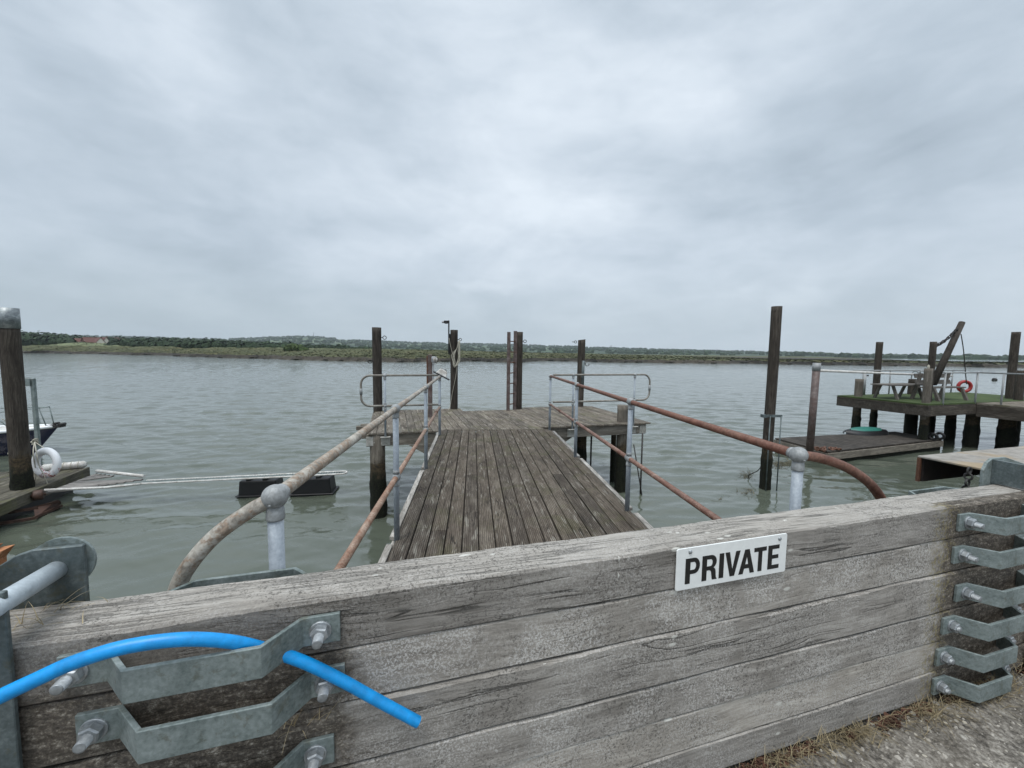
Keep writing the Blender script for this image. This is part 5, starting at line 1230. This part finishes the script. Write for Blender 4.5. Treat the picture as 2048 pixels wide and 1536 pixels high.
# ================================================================ LEFT: guide pile, landing stage, boat, floats
ZL = -1.25
P = at(48, 1012, -1.62); zt = top(616, P); zc = top(654, P)
t = thing('guide_pile', 'thick dark guide pile with shiny metal cap at the left edge', 'pile', (P[0], P[1], ZW), 0)
obj('post', pile_mesh(P, .145, -3, zc, 31), M['pile'], t)
M['cap'] = galv('bright_cap', (.22, .245, .25), (.08, .09, .10), (.55, .57, .57), rough=.42, metal=.5, scale=20)
m = MB(); m.tube([(P[0], P[1], zc-.03), (P[0], P[1], zt)], .155, 24); obj('metal_cap', m, M['cap'], t)
PG = P.copy()
M['stage_wood'] = wood('damp_stage_timber', 'x', (.030, .027, .020), (.085, .078, .060), (.19, .175, .14), cross=30, moss=.5, blotch=.7)
t = thing('landing_stage', 'floating timber landing stage wrapped round the capped guide pile', 'landing stage', at(60, 960, ZL), WA)
c1, c2 = at(176, 932, ZL), at(182, 924, ZL)
d1 = at(84, 975, ZL)-at(172, 938, ZL); d1 /= np.linalg.norm(d1)
# deck boards run parallel to the near right side
e0 = at(172, 936, ZL); sd = np.array([-d1[1], d1[0], 0]); sd = sd if sd[0] < 0 else -sd
m = MB()
for k in range(16):
    a = e0+sd*(k*.20); L_ = 5.6; st = -.15 if k % 2 else 0
    m.hexa([a+d1*st+(0, 0, -.05), a+d1*L_+(0, 0, -.05), a+d1*L_+sd*.19+(0, 0, -.05), a+d1*st+sd*.19+(0, 0, -.05)], [a+d1*st, a+d1*L_, a+d1*L_+sd*.19, a+d1*st+sd*.19])
obj('decking', m, M['stage_wood'], t, P=e0, rot=math.atan2(d1[1], d1[0]), bevel=.004)
m = MB(); m.hexa([e0-sd*.07+(0, 0, -.20), e0+d1*5.6-sd*.07+(0, 0, -.20), e0+d1*5.6-sd*.012+(0, 0, -.20), e0-sd*.012+(0, 0, -.20)], [e0-sd*.07+(0, 0, .02), e0+d1*5.6-sd*.07+(0, 0, .02), e0+d1*5.6-sd*.012+(0, 0, .02), e0-sd*.012+(0, 0, .02)]); obj('side_board', m, M['stage_wood'], t, P=e0, rot=math.atan2(d1[1], d1[0]), bevel=.006)
m = MB(); m.hexa([e0+sd*.1+d1*.3+(0, 0, -.55), e0+d1*5.5+sd*.1+(0, 0, -.55), e0+d1*5.5+sd*3.1+(0, 0, -.55), e0+sd*3.1+d1*.3+(0, 0, -.55)], [e0+sd*.1+d1*.3+(0, 0, -.052), e0+d1*5.5+sd*.1+(0, 0, -.052), e0+d1*5.5+sd*3.1+(0, 0, -.052), e0+sd*3.1+d1*.3+(0, 0, -.052)]); obj('float', m, M['black'], t)
# steel pile guide
gf = MB(); gz = -1.50
q = [at(-40, 1032, gz), at(60, 1016, gz), at(104, 1003, gz), at(112, 1012, gz-.12), at(60, 1036, gz-.12), at(-40, 1052, gz-.12)]
for a, b_ in zip(q[:2], q[1:3]): gf.hexa([a+(0, 0, -.05), b_+(0, 0, -.05), b_+(.06, .08, -.05), a+(.0, .08, -.05)], [a, b_, b_+(.06, .08, 0), a+(0, .08, 0)])
for a, b_ in ((q[5], q[4]), (q[4], q[3])): gf.hexa([a+(0, 0, -.05), b_+(0, 0, -.05), b_+(.04, .09, -.05), a+(0, .09, -.05)], [a, b_, b_+(.04, .09, 0), a+(0, .09, 0)])
gf.hexa([q[3], q[3]+(.0, .1, 0), q[2]+(0, .1, -.05), q[2]+(0, 0, -.05)], [q[3]+(0, 0, .05), q[3]+(0, .1, .05), q[2]+(0, .1, 0), q[2]])
gf.hexa([q[4]+(0, .09, -.05), q[3]+(0, .09, -.05), q[2]+(0, .07, -.06), q[1]+(0, .07, -.06)], [q[4]+(0, .08, -.03), q[3]+(0, .08, -.03), q[2]+(0, .06, -.02), q[1]+(0, .06, -.02)])
M['old_rust'] = railpaint('old_dark_rust', (.018, .010, .008), (.045, .022, .015), (.10, .055, .038), .5, (.09, .04, .022), 8)
obj('pile_guide', gf, M['old_rust'], t)
for u, v, z_ in ((77, 990, -1.32), (30, 1000, -1.36)):
    c_ = at(u, v, z_); m = MB(); ax = np.array([-.75, -.66, 0]) if u > 50 else np.array([-.55, -.83, 0]); ax /= np.linalg.norm(ax)
    m.tube([c_-ax*.07, c_-ax*.05, c_+ax*.05, c_+ax*.07], [.085, .10, .10, .085], 20); m.tube([c_-ax*.10, c_+ax*.10], .03, 10); obj('roller', m, M['old_rust'], t)
# triangular gangway frame and mesh walkway over the floats
a_, b_, c_ = at(194, 946, ZL), at(289, 957, ZL-.02), at(90, 985, ZL-.02)
t = thing('slatted_apron', 'triangular slatted wooden apron between the landing stage and the narrow walkway', 'apron', (a_+b_+c_)/3, 0)
M['grey_slat'] = wood('grey_slats', 'x', (.12, .11, .105), (.20, .19, .18), (.32, .30, .28), cross=40)
for k in range(11):
    f0 = (k+.1)/11; f1 = (k+.85)/11; l0, l1 = a_*(1-f0)+c_*f0, a_*(1-f1)+c_*f1; r0_, r1_ = a_*(1-f0)+b_*f0, a_*(1-f1)+b_*f1
    r0_ = b_*1+(a_-b_)*(1-f0) if k < 5 else b_*(1-(f0-.45)/.55*.55)+c_*((f0-.45)/.55*.55); r1_ = r0_+(l1-l0)*.9
    m = MB(); m.hexa([l0+(0, 0, -.03), l1+(0, 0, -.03), r1_+(0, 0, -.03), r0_+(0, 0, -.03)], [l0, l1, r1_, r0_]); obj('slat', m, M['grey_slat'], t)
m = MB(); m.tube([a_+(0, 0, .05), b_+(0, 0, .05)], .035, 10); obj('frame_tube', m, M['white_worn'], t)
m = MB(); m.tube([c_+(0, 0, .05), at(212, 975, ZL), at(281, 968, ZL)], .024, 10); obj('frame_tube', m, M['white_worn'], t)
A0, A1 = at(279, 967.5, ZL), at(682, 948, ZL+.05); d_ = (A1-A0)/np.linalg.norm(A1-A0); o_ = np.array([-d_[1], d_[0], 0])*.105
t = thing('mesh_walkway', 'long narrow white framed mesh walkway reaching out over the black floats', 'walkway', (A0+A1)/2, math.atan2(d_[1], d_[0]))
tip = [A1+o_+o_*math.cos(R(a))+d_*.105*math.sin(R(a)) for a in range(180, -1, -20)]
m = MB(); m.tube([A0]+[A1+(o_-o_*math.cos(R(a)))+d_*.105*math.sin(R(a)) for a in range(0, 181, 20)]+[A0+o_*2], .018, 10); obj('frame_tube', m, M['white_worn'], t)
m = MB(); L_ = np.linalg.norm(A1-A0); k = int(L_/.055)
for i in range(k): q = A0+d_*(i+.5)*L_/k; m.tube([q, q+o_*2], .012, 5)
for f in (.5, 1.0, 1.5): m.tube([A0+o_*f, A1+o_*f], .008, 5)
obj('mesh_panel', m, M['galv'], t)
for k, (u0, u1, v0) in enumerate(((474, 556, 992), (580, 664, 989))):
    a, b_ = at(u0, v0+3, ZW), at(u1, v0, ZW); dd_ = (b_-a)/np.linalg.norm(b_-a); oo = np.array([-dd_[1], dd_[0], 0])*.48
    t = thing('black_float', ('left' if k == 0 else 'right')+' black box float carrying the narrow mesh walkway', 'float', (a+b_)/2, math.atan2(dd_[1], dd_[0]), 'black floats under the walkway')
    zt = top(964 if k == 0 else 960, a); m = MB()
    bt_ = [a+(0, 0, -.2), b_+(0, 0, -.2), b_+oo+(0, 0, -.2), a+oo+(0, 0, -.2)]; tp = [a+dd_*.03+oo*.08+(0, 0, zt-ZW), b_-dd_*.06+oo*.08+(0, 0, zt-ZW), b_-dd_*.06+oo*.92+(0, 0, zt-ZW), a+dd_*.03+oo*.92+(0, 0, zt-ZW)]
    m.hexa(bt_, tp); obj('body', m, M['black'], t, bevel=.03, bseg=3)
    m = MB(); m.box(lambda x, y, z: a+dd_*x+oo/.48*y+np.array([0, 0, z]), -.03, np.linalg.norm(b_-a)+.03, -.03, .51, .01, .035); obj('rim', m, M['black'], t, bevel=.008)
    for f in (.2, .6):
        q = a+(b_-a)*f; m = MB(); m.box(lambda x, y, z: q+dd_*x+oo/.48*y+np.array([0, 0, z]), 0, .09, .05, .43, zt-ZW-.01, zt-ZW+.05); obj('lug', m, M['black'], t, bevel=.006)
# galvanised upright with lifebuoy
P = at(80, 937, ZL); zt = top(757, P)
t = thing('galvanised_upright', 'thin galvanised upright with wooden block beside the guide pile', 'upright', P, 0)
m = MB(); m.box(lambda x, y, z: P+np.array([x, y, z]), -.04, .04, -.03, .03, 0, zt-ZL); obj('upright', m, M['galv'], t, bevel=.004)
qa = P+np.array([-.40, -.02, 0]); zb = zt-ZL
m = MB(); m.box(lambda x, y, z: P+np.array([x, y, z]), -.21, -.041, -.05, .05, zb-.17, zb); obj('block', m, M['beam'], t)
m = MB(); m.box(lambda x, y, z: P+np.array([x, y, z]), -.10, .0, -.072, -.052, zb-.17, zb+.002); obj('band', m, M['galv'], t)
Pl = at(92, 962, ZL); c_ = atp(93, 926, Pl+(0, 0, 0), np.array([.55, .83, 0]))
ax = np.array([-.10, -.99, .06]); m = MB(); m.torus(c_, ax, .252, .074, 40, 16, sq=.8)
t = tag(obj('lifebuoy', m, M['buoy_white'], P=c_), 'scuffed white lifebuoy roped up beside the guide pile', 'lifebuoy')
t = thing('rope', 'grey rope tying the white lifebuoy to the galvanised upright', 'rope', c_+(0, 0, .4), 0)
kn = P+np.array([0.02, -.08, top(882, P)-ZL]); m = MB()
for k in range(5): m.torus(kn+np.array([random.uniform(-.04, .05), 0, random.uniform(-.05, .06)]), rng.normal(size=3), .045, .013, 12, 6)
m.tube(smooth_path([kn, c_+(-.05, -.12, .25), c_+(.03, -.16, .0), c_+(.09, -.12, -.28), c_+(.10, -.05, -.62)], 5), .010, 6)
m.tube(smooth_path([kn, c_+(-.20, -.05, .22), c_+(-.24, 0, -.2), c_+(-.28, -.03, -.55)], 5), .009, 6)
m.tube([kn, c_+(.16, -.04, .23)], .009, 6); obj('rope', m, M['rope'], t)
a, b_ = at(88, 936, ZL+.08), at(168, 929, ZL+.08); m = MB()
dd_ = (b_-a)/np.linalg.norm(b_-a); m.tube([a-dd_*.05, a, b_, b_+dd_*.05], [.04, .085, .085, .04], 16); t = thing('fender', 'cream sausage fender lashed on the end of the landing stage', 'fender', (a+b_)/2, 0); obj('fender_body', m, M['white_worn'], t)
m = MB()
for f in (.3, .5, .7, .88): m.torus(a*(1-f)+b_*f, dd_, .088, .008, 16, 6)
obj('lashing', m, M['rope'], t)

# moored boat, bow showing behind the guide pile
tipP = at(121, 905, ZW); zt = top(853, tipP); 
bd = np.array([-1.0, -.13, 0]); bd /= np.linalg.norm(bd); bs_ = np.array([-bd[1], bd[0], 0]); LB_ = 7.2
t = thing('boat', 'navy hulled sailing boat with white deck moored at the far left', 'boat', tipP+bd*3, 0)
def sect(x):    # half width, sheer height, at distance x aft of the bow
    f = min(1, x/LB_); return 1.18*(math.sin(min(1, f*1.5)*math.pi/2))**.8, (zt-ZW)-.28*math.sin(f*math.pi*.6)
m = MB(); wl = MB(); dk = MB(); n = 24; V = []; D = []; ST = []
for i in range(n+1):
    x = LB_*i/n; hw, zs = sect(x); rk = 0.95*(1-min(1, x/2.2))
    for sg in (-1, 1):
        pass
    row = []
    for k in range(13):
        u_ = (k-6)/6.0; a_u = abs(u_); zz = -.35+(zs+.35)*a_u**1.6 if a_u > 0 else -.35
        off = .95*(1-a_u**1.6)*(1 if i < 3 else max(0, 1-x/3.5))
        row.append(tipP+bd*(x+off)+bs_*hw*u_**1*(abs(u_)**-.35 if a_u > 0 else 0)*1.0+np.array([0, 0, zz]))
    V += row; D += [row[0], row[12]]
m.add(V, [(i*13+k, (i+1)*13+k, (i+1)*13+k+1, i*13+k+1) for i in range(n) for k in range(12)], True); m.f.append(tuple(n*13+k for k in range(13))); m.sm.append(False)
obj('hull', m, M['navy'], t)
for sg, idx in ((-1, 0), (1, 12)):
    dk.tube([V[i*13+idx]+(0, 0, .02) for i in range(n+1)], .05, 8)
obj('white_gunwale', dk, M['white'], t)
m = MB(); m.add([p+(0, 0, .01) for p in D], [(2*i, 2*i+2, 2*i+3, 2*i+1) for i in range(n)]); obj('deck', m, M['white_worn'], t)
cb = MB(); F = lambda x, y, z: tipP+bd*x+bs_*y+np.array([0, 0, z])
cb.hexa([F(2.1, -.55, .75), F(5.6, -.7, .75), F(5.6, .7, .75), F(2.1, .55, .75)], [F(2.5, -.45, 1.28), F(5.4, -.6, 1.30), F(5.4, .6, 1.30), F(2.5, .45, 1.28)]); obj('cabin', cb, M['white'], t, bevel=.05, bseg=3)
m = MB()
zr = zs_ = (zt-ZW)
for sg in (-1, 1):
    m.tube([F(.22, sg*.12, zr), F(.35, sg*.16, zr+.60), F(1.2, sg*.62, zr+.52), F(2.4, sg*.9, zr+.46)], .016, 8); m.tube([F(1.2, sg*.60, zr-.08), F(1.2, sg*.62, zr+.52)], .014, 8); m.tube([F(.85, sg*.42, zr-.05), F(1.15, sg*.62, zr+.50)], .012, 8)
m.tube([F(.35, -.16, zr+.60), F(.22, 0, zr+.62), F(.35, .16, zr+.60)], .016, 8); obj('pulpit_rail', m, M['galv'], t)
m = MB(); m.box(F, -.12, .25, -.10, .10, zr-.02, zr+.06); m.tube([F(-.10, -.10, zr+.07), F(-.10, .10, zr+.07)], .045, 10); m.tube([F(.05, -.08, zr+.10), F(.05, .08, zr+.10)], .04, 10); obj('bow_roller', m, M['dark_metal'], t)
m = MB(); m.box(F, 1.2, 1.25, -.02, .02, zr-.05, 7.5) if False else m.tube([F(4.2, 0, 1.2), F(4.2, 0, 1.4)], .06, 10); obj('mast_step', m, M['galv'], t)
m = MB(); m.tube(smooth_path([F(2.3, -.8, .95), F(2.2, -1.1, .6), at(16, 908, ZL+.1)], 4), .012, 6); tag(obj('mooring_line', m, M['rope'], P=F(2.3, -.8, .9)), 'mooring line running from the navy boat to the landing stage', 'rope')

# floating weed
m = MB()
for cu_, cv_, nn2 in ((1495, 950, 90), (1560, 930, 170), (1585, 925, 120), (1500, 985, 40), (1440, 1000, 10)):
    for _ in range(nn2):
        P = at(cu_+random.gauss(0, 9), cv_+random.gauss(0, 4.5), ZW); blade(m, P+(0, 0, .005), random.uniform(.08, .35), random.uniform(0, 6.3), random.uniform(1.1, 1.6), random.uniform(.004, .010), .3, ZW+.004)
tag(obj('floating_weed', m, M['weed'], P=at(1550, 935, ZW)), 'brown weed floating round the tall post and the dark pontoon', 'seaweed', kind='stuff')

# ---------------------------------------------------------------- recalculated normals where the order of points was free
import bmesh
for o in list(bpy.data.objects):
    if o.type == 'MESH' and o.name.split('.')[0] in ('timber', 'lifting_strap', 'back_strap', 'hull', 'nut', 'stud', 'washer', 'slat', 'decking', 'body', 'back_plate', 'pile_guide', 'side_board', 'float', 'roof', 'wall', 'pile', 'post', 'gusset', 'sign_plate', 'broken_board'):
        bm = bmesh.new(); bm.from_mesh(o.data); bmesh.ops.recalc_face_normals(bm, faces=bm.faces); bm.to_mesh(o.data); bm.free()
# ---------------------------------------------------------------- haze: one box of even air
HZ = True
if HZ:
    m = MB(); m.box(lambda x, y, z: np.array([x, y, z]), -4600, 4600, -60, 3600, -6, 160)
    hm = bpy.data.materials.new('pale_air'); hm.use_nodes = True; T = NT(hm.node_tree); T.n.clear()
    out = T.node('ShaderNodeOutputMaterial'); pv = T.node('ShaderNodeVolumePrincipled')
    pv.inputs['Color'].default_value = (.80, .88, .95, 1); pv.inputs['Density'].default_value = 1.15e-4; pv.inputs['Anisotropy'].default_value = 0
    T.l.new(pv.outputs[0], out.inputs['Volume'])
    tag(obj('haze', m, hm, P=(0, 0, 0)), 'pale haze lying over the river and hills', 'haze', kind='stuff')
print('OBJECTS', len(bpy.data.objects))
